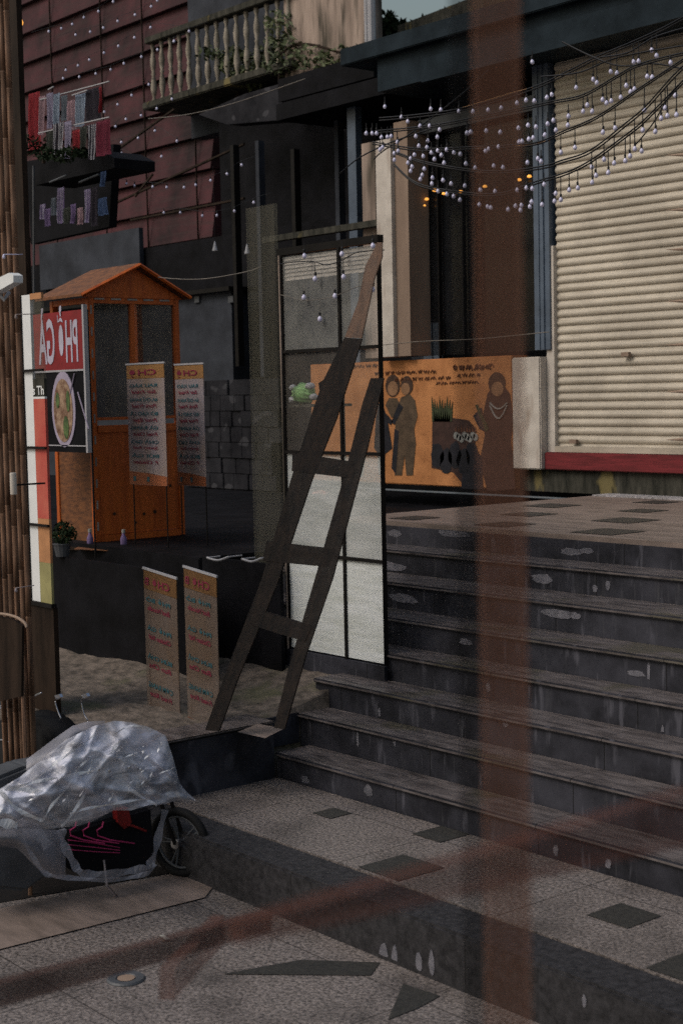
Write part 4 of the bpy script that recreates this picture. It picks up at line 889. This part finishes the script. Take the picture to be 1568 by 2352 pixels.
W2 = [(860, 300), (1000, 285), (1175, 251), (1264, 232), (1338, 216), (1418, 171), (1466, 146), (1568, 120), (1640, 110)]
W3 = [(855, 330), (960, 345), (1095, 341), (1149, 339), (1232, 331), (1290, 306), (1370, 271), (1466, 207), (1520, 171), (1568, 139), (1640, 90)]
W4 = [(900, 345), (980, 372), (1120, 392), (1232, 383), (1290, 367), (1354, 344), (1434, 283), (1482, 242), (1546, 171), (1620, 100)]
W5 = [(905, 380), (960, 425), (1060, 445), (1150, 448), (1232, 421), (1303, 399), (1360, 370), (1440, 312), (1476, 283), (1530, 229), (1568, 190), (1640, 120)]
RB = 0.016
strand('topmost string light, its wire nearest the fascia', 9.0, [W1, [(x, y + 6) for x, y in W1]], z3([(485, 245), (800, 430), (922, 370), (948, 395), (1048, 315), (1092, 325), (1212, 245), (1248, 240), (1342, 160), (1377, 200)]) + z4([(290, 165), (402, 235), (445, 265), (668, 185), (600, 180), (790, 195), (885, 200)]), RB, GR)
strand('second string light from the top, crossing the grey lintel', 8.8, [W2, [(x, y + 5) for x, y in W2]], z3([(375, 540), (440, 520), (500, 525), (590, 500), (625, 480), (168, 590), (262, 575), (60, 600), (880, 555), (915, 600), (850, 600), (990, 515), (1018, 540), (1052, 525), (1120, 500), (1160, 415), (1190, 460), (1218, 440), (1310, 350), (1345, 355), (1478, 250)]) + z4([(528, 295), (592, 295), (660, 320), (500, 365), (580, 395), (645, 370), (850, 345), (872, 335)]), RB, GR)
strand('middle string light, densest in front of the slate post', 8.6, [W3, [(x, y - 5) for x, y in W3]], z3([(155, 740), (255, 750), (385, 720), (455, 700), (512, 712), (595, 690), (637, 665), (745, 635), (740, 700), (655, 735), (575, 770), (15, 755), (42, 748), (390, 820), (412, 815), (460, 800), (492, 790), (150, 885), (172, 870), (243, 855), (690, 895), (792, 860), (992, 750), (1080, 720), (1290, 590)]) + z4([(165, 345), (205, 345), (235, 345), (268, 372), (308, 370), (333, 365), (375, 405), (520, 430), (575, 440), (605, 475), (648, 462), (708, 455), (757, 475), (800, 485)]), RB, GR)
strand('fourth string light, rising steeply at the right edge of the shutter', 8.4, [W4, [(x + 3, y + 5) for x, y in W4]], z3([(8, 975), (75, 1005), (208, 992), (275, 1003), (450, 968), (525, 940), (548, 960), (1000, 945), (1073, 972), (912, 1000), (1220, 870), (1270, 885), (1278, 735), (1368, 745), (1438, 575), (1410, 650), (1455, 632), (1512, 485)]) + z4([(258, 455), (275, 440), (355, 480), (380, 465), (355, 525), (490, 490), (465, 515), (447, 545), (475, 570), (465, 600), (550, 500), (672, 492), (625, 520), (690, 545), (838, 550)]), RB * 0.97, GR)
strand('lowest string light of the tangle, hanging over the dark shop windows', 8.2, [W5, [(x - 2, y - 5) for x, y in W5]], z3([(112, 1165), (218, 1175), (378, 1165), (443, 1150), (485, 1155), (570, 1125), (653, 1190), (690, 1235), (645, 1245), (750, 1165), (812, 1150), (105, 1270), (165, 1285), (188, 1292), (312, 1305), (365, 1280), (407, 1275), (400, 1310), (480, 1250), (468, 1285), (555, 1270), (943, 1060), (915, 1110), (1187, 920), (1153, 955), (1030, 1040), (1520, 625)]) + z4([(557, 585), (543, 627), (530, 655), (612, 645), (608, 685), (683, 662), (738, 685), (830, 700), (650, 735), (710, 755), (755, 770), (798, 795)]), RB * 0.95, GR)
# branch-like extra wires at the top right
for i, (pts, lb) in enumerate((([(1290, 95), (1350, 125), (1420, 150), (1500, 145), (1580, 160)], 'black cable drooping across the top of the shutter'), ([(1380, 130), (1440, 120), (1500, 85), (1580, 60)], 'black cable climbing to the upper right corner'), ([(1460, 330), (1500, 280), (1540, 215), (1600, 150)], 'steep black cable at the right edge of the shutter'), ([(1240, 175), (1330, 165), (1420, 130), (1590, 100)], 'long black cable over the shutter top'))):
    cable('cable', lb, pts, 8.9, 0.006)
z1 = lambda L: [(.28 * x, .28 * y) for x, y in L]; zB = lambda L: [(313.6 + .36 * x, .36 * y) for x, y in L]
GL = 'string lights in front of the red boarded house'
def along(pts, up=10): 
    q = sorted(pts); return [[(q[0][0] - 40, q[0][1] - up + 12)] + [(x, y - up) for x, y in q] + [(q[-1][0] + 40, q[-1][1] - up - 12)]]
for lb, L in (('highest string light over the red boards, cut by the top of the picture', z1([(925, 10), (805, 90), (685, 140), (590, 195), (500, 230), (397, 255)])),
              ('second string light from the top over the red boards', z1([(1237, 50), (1105, 118), (962, 170), (845, 225), (738, 258), (617, 282)]) + zB([(130, 0)])),
              ('third string light from the top over the red boards', z1([(1232, 222), (1100, 305), (968, 375), (850, 430), (730, 488), (637, 535), (537, 572)]) + zB([(333, 197)])),
              ('string light over the red boards passing left of the balusters', z1([(1425, 335), (1288, 405), (1157, 463), (1013, 518), (905, 568), (782, 602), (647, 628), (515, 640)]) + zB([(235, 262)])),
              ('string light ending beside the hung cloths', z1([(1217, 690), (1077, 780), (962, 855), (853, 915), (740, 950)])),
              ('string light just below the left end of the balcony', z1([(1407, 810), (1283, 888), (1155, 945), (1030, 975), (945, 1035)])),
              ('string light over the timber struts', z1([(1448, 1155), (1268, 1070), (1130, 1130), (992, 1165)])),
              ('short string light under the timber struts', z1([(1322, 1282), (1198, 1360), (995, 1255)])),
              ('level string light right of the souvenir stall', z1([(930, 1505), (1035, 1505), (1100, 1520), (1250, 1530), (1365, 1535), (1507, 1535)]) + zB([(375, 1178), (470, 1150), (575, 1108), (668, 1050)])),
              ('lowest string light, above the booth roof', zB([(172, 1355), (277, 1355), (418, 1375), (510, 1372), (622, 1345), (745, 1290)]))):
    strand(lb, 9.6, along(L), L, 0.0145, GL, wr=0.0018, wmt='wire')
z7 = lambda L: [(595.8 + .22 * x, 514.3 + .22 * y) for x, y in L]
strand('string of large white bulbs across the white blind of the tall window', YN - 0.03, [z7([(200, 420), (310, 400), (440, 390), (560, 390), (700, 425), (860, 375), (1000, 300), (1190, 275), (1300, 270)])], z7([(467, 330), (577, 570), (857, 310), (875, 550), (1180, 225), (1178, 680)]), 0.0165, 'string lights at the tall window', hi=True, wr=0.0035, drop=60)
strand('lower string of large white bulbs against the grey panes', YN - 0.02, [z7([(220, 740), (310, 760), (450, 795), (620, 785), (785, 750), (1000, 660), (1200, 620)])], z7([(460, 765), (785, 750), (628, 990)]), 0.0165, 'string lights at the tall window', hi=True, wr=0.0025, drop=60, wmt='wire_pale')
# amber lamps inside the shop
AL = ['highest amber lamp of the left cluster of four', 'leftmost amber lamp of the left cluster of four', 'rightmost amber lamp of the left cluster of four', 'lowest amber lamp of the left cluster of four', 'amber lamp touching a white bulb, left of three in a row', 'amber lamp touching a white bulb, middle of three in a row', 'amber lamp just left of the dark shaded side of the post', 'amber lamp seen through the brown post', 'left one of two amber lamps right of the brown post', 'right one of two amber lamps beside the slate post']
for i, (x, y) in enumerate(z4([(495, 768), (472, 813), (573, 790), (553, 833), (627, 731), (690, 752), (803, 739), (966, 704), (1197, 660), (1266, 636)])):
    c = at(x, y, Y=YW + 0.04)
    t = thing('ceiling_lamp', AL[i], 'lamp', tuple(c), 'amber lamps in the shop')
    bm = bmesh.new(); lathe(bm, c, [(0.005, -0.014), (0.022, -0.009), (0.024, 0.0), (0.014, 0.014)], 8); obj('bulb', bm, 'amber', t, smooth=True)
for x, y, lb in ((46, 50, 'warm glowing lamp half behind the bamboo post, top left'),):
    bm = bmesh.new(); c = at(x, y, Y=6.0); lathe(bm, c, [(0.008, -0.03), (0.02, -0.02), (0.024, 0), (0.012, 0.03)], 10); tag(obj('lamp', bm, 'amber', smooth=True), lb, 'lamp')

# ------------------------------------------------------------------ bamboo post, side window, camera and lamp
YA = 4.3
bp = thing('bamboo_post', 'bundle of brown bamboo poles at the left edge', 'post', tuple(at(30, 1600, Y=YA)))
for k, x in enumerate((-24, -10, 3, 16, 29, 41)):
    b0 = at(x + 24, 1400, Y=YA + 0.012 * (k % 2)); bm = bmesh.new(); x3 = b0.x; r = 0.0175; prf = []; z = -0.265; 
    while z < 6.0:
        h = random.uniform(0.35, 0.5); prf += [(r * 0.96, z), (r * 1.0, z + h * 0.5), (r * 0.97, z + h - 0.012), (r * 1.12, z + h - 0.006), (r * 0.9, z + h)]; z += h
    lathe(bm, (x3, b0.y, 0), prf, 10); obj('pole', bm, 'bamboo', bp, smooth=True)
YS = 5.0
sw = thing('side_window', 'narrow tall window showing a white strip and a red poster, beside the bamboo post', 'window', tuple(at(90, 1385, Y=YS)))
xa_, xm_, xb_ = at(61, 1030, Y=YS).x, at(80, 1030, Y=YS).x, at(106, 1030, Y=YS).x
zT, zBm = at(75, 675, Y=YS).z, at(90, 1382, Y=YS).z
Z = lambda y: at(85, y, Y=YS).z
bm = bmesh.new(); box(bm, (xa_, YS, zBm), (xm_, YS + 0.02, zT)); obj('white_pane', bm, 'white', sw)
for y0, y1, mt in ((672, 686, 'poster_orange'), (686, 870, 'screen'), (870, 911, 'moss_wall'), (911, 916, 'white'), (916, 1190, 'poster_red'), (1190, 1290, 'poster_orange'), (1290, 1382, 'poster_olive')):
    bm = bmesh.new(); box(bm, (xm_ + 0.001, YS, Z(y1) + 0.0005), (xb_, YS + 0.018, Z(y0))); obj('poster_strip', bm, mt, sw)
text('lettering', 's Th', 'white', sw, (xm_ + 0.002, YS, Z(907)), (xb_ - 0.002, YS, Z(907)), Z(886) - Z(907), mirrored=False)
bm = bmesh.new()
for y in (850, 1028, 1205): box(bm, (xa_ - 0.02, YS - 0.02, Z(y) - 0.008), (xb_ + 0.01, YS - 0.002, Z(y) + 0.008))
box(bm, (xa_ - 0.012, YS - 0.01, zBm), (xa_, YS + 0.02, zT)); box(bm, (xa_ - 0.03, YS - 0.01, zBm - 0.03), (xb_ + 0.01, YS + 0.03, zBm - 0.001)); obj('frame', bm, 'metal_dark', sw)
bm = bmesh.new(); box(bm, (xa_ - 0.08, YS + 0.005, -0.27), (xb_ + 0.005, YS + 0.04, zBm - 0.031)); box(bm, (xa_ - 0.4, YS + 0.05, -0.27), (xa_ - 0.015, YS + 0.09, 5.5)); obj('door_panel', bm, 'dark_wood', sw)
cc = at(8, 655, Y=4.1)
cv = thing('security_camera', 'white bullet security camera fixed to the bamboo post', 'camera', tuple(cc))
bm = bmesh.new(); slab(bm, [at(x, y, Y=4.15) for x, y in ((-30, 650), (20, 626), (30, 632), (30, 648), (-30, 682))], (0.0, 0.06, 0)); obj('housing', bm, 'white', cv)
bm = bmesh.new(); tube(bm, [at(-6, 672, Y=4.18), at(8, 688, Y=4.2), at(20, 672, Y=4.25)], 0.012, 8); obj('bracket', bm, 'silver', cv)
c = at(31, 1136, Y=4.12); dl = thing('wall_lamp', 'white cylindrical lamp on the bamboo post', 'lamp', tuple(c))
bm = bmesh.new(); lathe(bm, c, [(0.0, 0), (0.019, 0.001), (0.019, 0.118), (0.017, 0.126), (0, 0.127)], 16); obj('shade', bm, 'white_wall', dl, smooth=False)
bm = bmesh.new(); box(bm, (c.x - 0.01, c.y, c.z + 0.05), (c.x + 0.01, c.y + 0.2, c.z + 0.06)); obj('bracket', bm, 'metal_dark', dl)
for x, y, lb in ((8, 590, 'white globe bulb above the security camera'), (36, 1357, 'dull small globe knob low on the bamboo post'), (36, 728, 'pinkish globe bulb beside the poster frame')):
    c = at(x, y, Y=4.1 if x < 30 else 4.2); bm = bmesh.new(); lathe(bm, c, [(0.003, -0.010), (0.008, -0.006), (0.0095, 0.0), (0.006, 0.009), (0.004, 0.016)], 12); tube(bm, [c + Vector((0, 0, 0.015)), c + Vector((0, 0.12, 0.02))], 0.003, 5)
    tag(obj('globe_bulb', bm, 'bulb' if x < 30 else 'banner_paper', smooth=True), lb, 'bulb')
# wicker chair back
ch = thing('rattan_chair', 'round rattan chair back cut by the left edge', 'chair', tuple(at(10, 1450, Y=3.9)))
pts = [at(x, y, Y=3.9) for x, y in ((-120, 1424), (-60, 1408), (0, 1410), (34, 1417), (55, 1430), (61, 1442))]
bm = bmesh.new(); tube(bm, smooth_path(pts, 5), 0.008, 8); obj('hoop', bm, 'pillar', ch, smooth=True)
bm = bmesh.new(); slab(bm, [at(x, y, Y=3.91) for x, y in ((-120, 1428), (-60, 1414), (0, 1417), (30, 1424), (50, 1438), (48, 1600), (-120, 1640))], (0, 0.015, 0)); obj('woven_back', bm, 'dark_wood', ch)
for x in (-80, 45):
    p = at(x, 1500, Y=3.92); bm = bmesh.new(); tube(bm, [(p.x, 3.93, -0.27), (p.x, 3.93, p.z)], 0.012, 6); obj('leg', bm, 'bamboo', ch)

# ------------------------------------------------------------------ motorbikes behind (handlebars and mirrors)
def bike(label, ox, oy, Y):
    t = thing('motorbike', label, 'motorbike', tuple(at(60 + ox, 1760 + oy, Y=Y)), 'motorbikes behind the covered scooter')
    P = lambda x, y, d=0: at(x + ox, y + oy, Y=Y + d)
    bm = bmesh.new(); slab(bm, [P(x, y) for x, y in ((-40, 1740), (-30, 1665), (30, 1640), (80, 1655), (120, 1700), (150, 1790), (120, 1880), (-40, 1880))], (0, 0.25, 0)); bmesh.ops.bevel(bm, geom=list(bm.edges), offset=0.03, segments=2, affect='EDGES'); obj('body', bm, 'rubber', t, smooth=True)
    for a_, b_, c_ in (((22, 1712), (30, 1680), (50, 1662)), ((60, 1620), (78, 1600), (95, 1592))):
        bm = bmesh.new(); tube(bm, smooth_path([P(*a_), P(*b_), P(*c_)], 4), 0.006, 6); obj('mirror_stalk', bm, 'chrome', t, smooth=True)
    bm = bmesh.new(); tube(bm, smooth_path([P(-40, 1712), P(0, 1700), P(24, 1706), P(54, 1702)], 4), 0.007, 6); obj('handlebar', bm, 'chrome', t, smooth=True)
    for x in (2, 56):
        c = P(x, 1612 - (x > 30) * 2); bm = bmesh.new(); n = 16
        ring = [c + Vector((0.040 * math.cos(2 * math.pi * k / n), 0, 0.045 * math.sin(2 * math.pi * k / n))) for k in range(n + 1)]
        tube(bm, ring, 0.0045, 5); obj('headlight_ring', bm, 'chrome', t)
        bm = bmesh.new(); lathe(bm, c + Vector((0, 0.012, 0)), [(0.0, -0.006), (0.026, -0.002), (0.034, 0.01)], 12, axis=(0, -1, 0)); obj('headlight', bm, 'metal_grey', t, smooth=True)
    bm = bmesh.new(); tube(bm, smooth_path([P(20, 1640), P(34, 1610), P(48, 1585), P(44, 1560)], 4), 0.005, 6); obj('brake_lever', bm, 'chrome', t)
bike('dark motorbike with two chrome ringed lamps at the left edge', 0, 0, 4.45)
def bars(label, pts, Y=4.8, r=0.006):
    bm = bmesh.new(); tube(bm, smooth_path([at(x, y, Y=Y) for x, y in pts], 4), r, 6); slab(bm, [at(pts[-1][0] + dx, pts[-1][1] + dy, Y=Y) for dx, dy in ((-6, -6), (5, -9), (8, -2), (-2, 4))], (0, 0.02, 0))
    return tag(obj('bike_mirror', bm, 'chrome', smooth=False), label, 'mirror', 'chrome mirrors of bikes parked under the cover')
bars('small chrome mirror stalk rising from the cover, right one', [(198, 1668), (200, 1655), (192, 1640), (186, 1612), (192, 1602)], 4.62, 0.004)
bars('small chrome mirror stalk rising from the cover, left one', [(134, 1672), (140, 1655), (133, 1636), (126, 1612), (130, 1604)], 4.62, 0.004)

# ------------------------------------------------------------------ covered scooter
YC = 3.75; ZG = -0.27
wc = at(410, 1932, z=0.0); 
sc = thing('covered_scooter', 'electric scooter under a crumpled clear plastic sheet, bottom left', 'scooter', tuple(at(300, 2050, z=ZG)))
# scooter axis lies roughly along Y, front wheel turned
whl = at(412, 1935, X=-7.05); wr_ = 0.205; whl.z = ZG + wr_
whl = at(412, 1935, z=ZG + wr_)
d = Vector((-0.93, -0.36, 0)).normalized(); side = Vector((-d.y, d.x, 0))
wheel = obj('wheel', (lambda b: (tube(b, [whl - side * 0.05, whl + side * 0.05], 0.028, 10), b)[1])(bmesh.new()), 'chrome', sc)
n = 40
bm = bmesh.new(); ring = [whl + d * (wr_ - 0.022) * math.cos(2 * math.pi * k / n) + Vector((0, 0, (wr_ - 0.022) * math.sin(2 * math.pi * k / n))) for k in range(n)]
def torus(bm, c, R_, r_, n=40, s=10):
    G = []
    for k in range(n):
        t = 2 * math.pi * k / n; rad = d * math.cos(t) + Vector((0, 0, 1)) * math.sin(t)
        G.append([bm.verts.new(c + rad * (R_ + r_ * math.cos(2 * math.pi * q / s)) + side * (r_ * 1.1 * math.sin(2 * math.pi * q / s))) for q in range(s)])
    for k in range(n):
        for q in range(s): bm.faces.new((G[k][q], G[(k + 1) % n][q], G[(k + 1) % n][(q + 1) % s], G[k][(q + 1) % s]))
torus(bm, whl, wr_ - 0.024, 0.024); o = obj('tyre', bm, 'rubber', wheel, smooth=True)
bm = bmesh.new(); torus(bm, whl, wr_ - 0.055, 0.008); obj('rim', bm, 'metal_grey', wheel, smooth=True)
bm = bmesh.new()
for k in range(5):
    t = 2 * math.pi * k / 5; rad = d * math.cos(t) + Vector((0, 0, 1)) * math.sin(t)
    for s_ in (-0.12, 0.12):
        r2_ = d * math.cos(t + s_) + Vector((0, 0, 1)) * math.sin(t + s_); tube(bm, [whl + rad * 0.02, whl + r2_ * (wr_ - 0.055)], 0.006, 5)
obj('spokes', bm, 'metal_grey', wheel)
SP = lambda x, y, dz=0.0: at(x, y, X=-7.2 + dz)
bm = bmesh.new()
for dx in (-0.045, 0.045): tube(bm, [whl + side * dx, whl + side * dx + Vector((-0.02, -0.09, 0.30))], 0.012, 8)
obj('fork', bm, 'metal_dark', sc)
# body under cover
bm = bmesh.new(); slab(bm, [SP(x, y, -0.12) for x, y in ((-40, 2040), (-40, 1800), (60, 1760), (180, 1740), (330, 1730), (352, 1800), (350, 1860), (250, 1880), (150, 1900), (140, 1990), (60, 2050))], (-0.2, 0, 0)); bmesh.ops.bevel(bm, geom=list(bm.edges), offset=0.02, segments=2, affect='EDGES'); obj('body', bm, 'metal_grey', sc)
bm = bmesh.new(); slab(bm, [SP(x, y, -0.02) for x, y in ((150, 1990), (160, 1915), (345, 1860), (352, 1975), (340, 1990), (180, 2008))], (-0.06, 0, 0)); obj('floorboard', bm, 'black', sc)
bm = bmesh.new()
for off in (0, 30, 62):
    pts = [SP(x + off, y, -0.012) for x, y in ((175, 1888), (172, 1900), (160, 1908), (162, 1920), (190, 1930), (240 + off * 0.1, 1938))]
    tube(bm, pts, 0.0045, 5)
for k in range(3): tube(bm, [SP(155, 1930 + k * 11, -0.012), SP(215, 1937 + k * 10, -0.012), SP(275, 1948 + k * 6, -0.012)], 0.0025, 4)
obj('pink_stripe', bm, 'magenta', sc)
bm = bmesh.new(); slab(bm, [SP(x, y, 0.0) for x, y in ((268, 1862), (294, 1856), (302, 1890), (286, 1905), (270, 1890))], (-0.05, 0, 0)); tube(bm, smooth_path([SP(285, 1895, 0.005), SP(305, 1898, 0.005), SP(335, 1910, 0.005)], 3), 0.007, 5); obj('red_fairing', bm, 'helmet_red', sc)
bm = bmesh.new(); tube(bm, [SP(238, 1975, 0.02), SP(245, 2035, 0.02), SP(270, 2064, 0.02)], 0.008, 6); obj('kickstand', bm, 'chrome', sc)
# the plastic sheet: creased surface in the plane of the bike with real bulge
film = mat('film', (0.62, 0.64, 0.8), 0.3, col2=(0.88, 0.9, 0.99), scale=4, spec=0.6)
nt = film.node_tree
vo = tex(film, 'ShaderNodeTexNoise', 4.5, (1, 0.6, 1.9), Detail=6.0, Roughness=0.6, Distortion=0.9)
rp = nt.nodes.new('ShaderNodeValToRGB'); rp.color_ramp.elements[0].position = 0.38; rp.color_ramp.elements[0].color = (0.26,) * 3 + (1,); rp.color_ramp.elements[1].position = 0.62; rp.color_ramp.elements[1].color = (0.88,) * 3 + (1,)
nt.links.new(vo, rp.inputs[0]); see_through(film, rp.outputs[0]); M['film'] = film
M['film_edge'] = see_through(mat('film_edge', (0.26, 0.26, 0.3), 0.35, col2=(0.42, 0.42, 0.5), scale=6, spec=0.6), 0.5)
M['film_crease'] = see_through(mat('film_crease', (0.85, 0.87, 0.99), 0.3, spec=0.7), 0.8)
def cover_mesh(outline_top, outline_bot, dx, mt, name, amp, nu=90, nv=46, seed=1):
    rng = random.Random(seed)
    def interp(L, x):
        for (xa2, ya2), (xb2, yb2) in zip(L, L[1:]):
            if xa2 <= x <= xb2: return ya2 + (yb2 - ya2) * (x - xa2) / (xb2 - xa2)
        return L[-1][1]
    xl, xr = outline_top[0][0], outline_top[-1][0]
    creases = [(rng.uniform(xl, xr), rng.uniform(1650, 1900), rng.uniform(-1.3, 1.3), rng.uniform(8, 26), rng.uniform(0.4, 1)) for _ in range(60)]
    bm = bmesh.new(); G = []
    for j in range(nv + 1):
        row = []
        for i in range(nu + 1):
            u, v = i / nu, j / nv; x = xl + (xr - xl) * u; yt, yb = interp(outline_top, x), interp(outline_bot, x)
            y = yt + (yb - yt) * v
            k = 0
            for cx, cy, ang, wd, am in creases:
                q = abs((x - cx) * math.sin(ang) - (y - cy) * math.cos(ang)); al = abs((x - cx) * math.cos(ang) + (y - cy) * math.sin(ang))
                if q < wd and al < 150: k += am * (1 - q / wd) * (1 - al / 150)
            bulge = 0.16 * math.sin(math.pi * min(1, max(0, v * 0.85 + 0.05))) * math.sin(math.pi * (0.08 + 0.84 * u))
            row.append(bm.verts.new(at(x, y, X=-7.2 + dx + bulge + amp * k)))
        G.append(row)
    for j in range(nv):
        for i in range(nu): bm.faces.new((G[j][i], G[j][i + 1], G[j + 1][i + 1], G[j + 1][i]))
    return obj(name, bm, mt, sc, smooth=True)
top = [(-60, 1850), (0, 1812), (40, 1790), (95, 1745), (140, 1700), (200, 1668), (245, 1655), (300, 1658), (340, 1668), (378, 1683), (390, 1720), (402, 1770), (414, 1812), (440, 1832), (449, 1850)]
top = [(-60, 1850), (0, 1812), (45, 1785), (95, 1745), (150, 1700), (215, 1668), (262, 1656), (300, 1659), (345, 1672), (380, 1690), (398, 1745), (412, 1800), (430, 1822), (449, 1838)]
bot = [(-60, 1905), (0, 1898), (60, 1905), (110, 1905), (150, 1900), (175, 1898), (210, 1888), (260, 1862), (300, 1862), (340, 1850), (380, 1848), (405, 1838), (430, 1848), (449, 1842)]
cv_ = cover_mesh(top, bot, 0.10, 'film', 'plastic_cover', 0.04, 130, 66)
cover_mesh([(60, 1745), (120, 1700), (165, 1668), (200, 1658), (240, 1656)], [(60, 1790), (120, 1760), (165, 1720), (200, 1700), (240, 1690)], 0.02, 'film_edge', 'plastic_cover_fold', 0.01, 24, 12, 5)
cover_mesh([(-60, 1900), (60, 1904), (110, 1906), (140, 1908), (150, 1940)], [(-60, 1935), (40, 1950), (90, 2000), (130, 2020), (180, 2010)], 0.0, 'film_edge', 'plastic_skirt', 0.02, 30, 16, 8)
# lower hem strip and see-through opening frame
def ribbon(pts, w, mt, nm, dx=0.12):
    bm = bmesh.new(); P = smooth_path([at(x, y, X=-7.2 + dx) for x, y in pts], 5); ww = w / 3500 * 8.2; vs = []
    for i, p in enumerate(P):
        t = (P[min(i + 1, len(P) - 1)] - P[max(i - 1, 0)]).normalized(); nn = t.cross(Vector((1, 0, 0))).normalized(); k = 1 + 0.3 * math.sin(i * 1.3)
        vs.append((bm.verts.new(p + nn * ww * k), bm.verts.new(p - nn * ww * k + Vector((0.01 * math.sin(i), 0, 0)))))
    for a_, b_ in zip(vs, vs[1:]): bm.faces.new((a_[0], a_[1], b_[1], b_[0]))
    obj(nm, bm, mt, sc)
ribbon([(140, 1905), (146, 1940), (170, 1985), (192, 2008), (250, 2008), (320, 1998), (345, 1985), (362, 1930), (378, 1860)], 9, 'film_edge', 'cover_hem')
ribbon([(40, 1905), (70, 1960), (100, 2004), (140, 2015), (240, 2022), (330, 2010), (356, 1985)], 5, 'film_edge', 'cover_hem', 0.16)
ribbon([(0, 1893), (40, 1897), (75, 1905), (110, 1945)], 13, 'film_edge', 'cover_hem', 0.17)
ribbon([(-40, 1885), (10, 1892), (40, 1896)], 9, 'film_crease', 'cover_crease', 0.28)
for L, w in (([(20, 1812), (90, 1795), (160, 1782), (225, 1768)], 3), ([(140, 1900), (180, 1850), (205, 1800), (225, 1770)], 3.5), ([(0, 1818), (40, 1860), (95, 1885)], 4), ([(95, 1888), (120, 1850), (160, 1800), (180, 1760)], 2.5), ([(225, 1768), (240, 1745), (262, 1720), (275, 1700)], 4), ([(10, 1810), (60, 1815), (110, 1822)], 5), ([(300, 1815), (340, 1840), (360, 1850)], 3), ([(255, 1690), (300, 1668), (345, 1676)], 2), ([(80, 1790), (140, 1745), (215, 1690)], 2), ([(160, 1870), (200, 1858), (270, 1845), (340, 1835)], 2.5)):
    ribbon(L, w, 'film_crease', 'cover_crease', 0.275)
rc = random.Random(11)
for q in range(26):
    x, y = rc.uniform(40, 380), rc.uniform(1720, 1850); an = rc.choice((-0.9, -0.55, 0.35, -1.2)) + rc.uniform(-0.2, 0.2); ln = rc.uniform(18, 55)
    if y < 1700 + abs(x - 290) * 0.35: continue
    ribbon([(x, y), (x + ln * 0.5 * math.cos(an) + 3, y + ln * 0.5 * math.sin(an)), (x + ln * math.cos(an), y + ln * math.sin(an))], rc.uniform(0.7, 1.6), 'film_crease', 'cover_crease', 0.27)
# mirror glints under the film, shaped as chrome beads
bm = bmesh.new()
for x, y in ((225, 1768), (250, 1770), (296, 1763), (322, 1768)):
    bmesh.ops.create_icosphere(bm, subdivisions=1, radius=0.011, matrix=Matrix.Translation(SP(x, y, 0.28)))
obj('mirror_glint', bm, 'chrome', sc)

# drain cover
c = at(289, 2251, z=ZG)
dr = thing('drain_cover', 'round metal drain cover set in the pavement', 'drain', tuple(c))
bm = bmesh.new(); lathe(bm, (c.x, c.y, ZG), [(0.0, 0.003), (0.045, 0.004), (0.05, 0.010), (0.085, 0.012), (0.092, 0.004), (0.092, -0.002)], 28); obj('ring', bm, 'metal_grey', dr, smooth=False)
bm = bmesh.new(); lathe(bm, (c.x, c.y, ZG + 0.006), [(0.0, 0.0), (0.042, 0.003)], 20); obj('lid', bm, 'pillar', dr)
c = at(376, 2156, z=ZG + 0.01); bm = bmesh.new(); slab(bm, [(c.x - 0.04, c.y, ZG + 0.01), (c.x - 0.02, c.y + 0.012, ZG + 0.016), (c.x + 0.04, c.y + 0.01, ZG + 0.01), (c.x + 0.03, c.y - 0.01, ZG + 0.01)], (0, 0, 0.006)); tag(obj('litter_scrap', bm, 'pale_paint'), 'small pale scrap of litter on the pavement above the drain', 'litter')

# ------------------------------------------------------------------ the veranda frame close to the camera
vf = thing('veranda_frame', 'blurred brown timber post and handrail close to the viewer', 'railing', tuple(at(1150, 2340, z=0.0)))
dpost = 1.65
p = ray(1150, 1176); p.normalize(); pc = Vector((p.x * dpost, p.y * dpost, 0))
vf.location = (pc.x, pc.y, ZG); vf.matrix_world = Matrix.Translation(vf.location)
rt = vx.copy(); rt.z = 0; rt.normalize(); fwd = Vector((-rt.y, rt.x, 0))
def obox(bm, c, hx, hy, z0, z1):
    vs = [c + rt * a_ * hx + fwd * b_ * hy for a_, b_ in ((-1, -1), (1, -1), (1, 1), (-1, 1))]
    slab(bm, [Vector((v.x, v.y, z0)) for v in vs], (0, 0, z1 - z0))
pxm = dpost / F
bm = bmesh.new(); obox(bm, pc, 49 * pxm, 0.03, ZG, CAMZ + 1.2); obj('post', bm, 'ghost_brown', vf)
bm = bmesh.new(); obox(bm, pc - rt * 74 * pxm + fwd * 0.02, 24 * pxm, 0.012, ZG, CAMZ + 1.2); obj('shaded_side', bm, 'ghost_shade', vf)  # dark sheet standing for the shaded side of the post
a = at(1180, 1948, z=CAMZ - 0.45); b = at(-300, 2335, z=CAMZ - 0.45)
def beam(name, p, q, h, mt, h2=None):
    h2 = h2 or h
    bm = bmesh.new(); dd = (q - p).normalized(); uu = dd.cross(Vector((0, 0, 1))).normalized(); up_ = uu.cross(dd)
    pts = [p + up_ * h, p - up_ * h, q - up_ * h2, q + up_ * h2]; slab(bm, pts, uu * 0.03); obj(name, bm, mt, vf)
beam('lower_rail', at(-250, 2342, Y=1.00), at(600, 2112, Y=1.95), 0.021, 'ghost_near')
beam('handrail', at(520, 2132, Y=0.80), at(1790, 1805, Y=1.55), 0.008, 'ghost_rail', 0.036)
beam('brace', at(515, 2135, Y=1.9), at(400, 2262, Y=1.55), 0.03, 'ghost_rail')
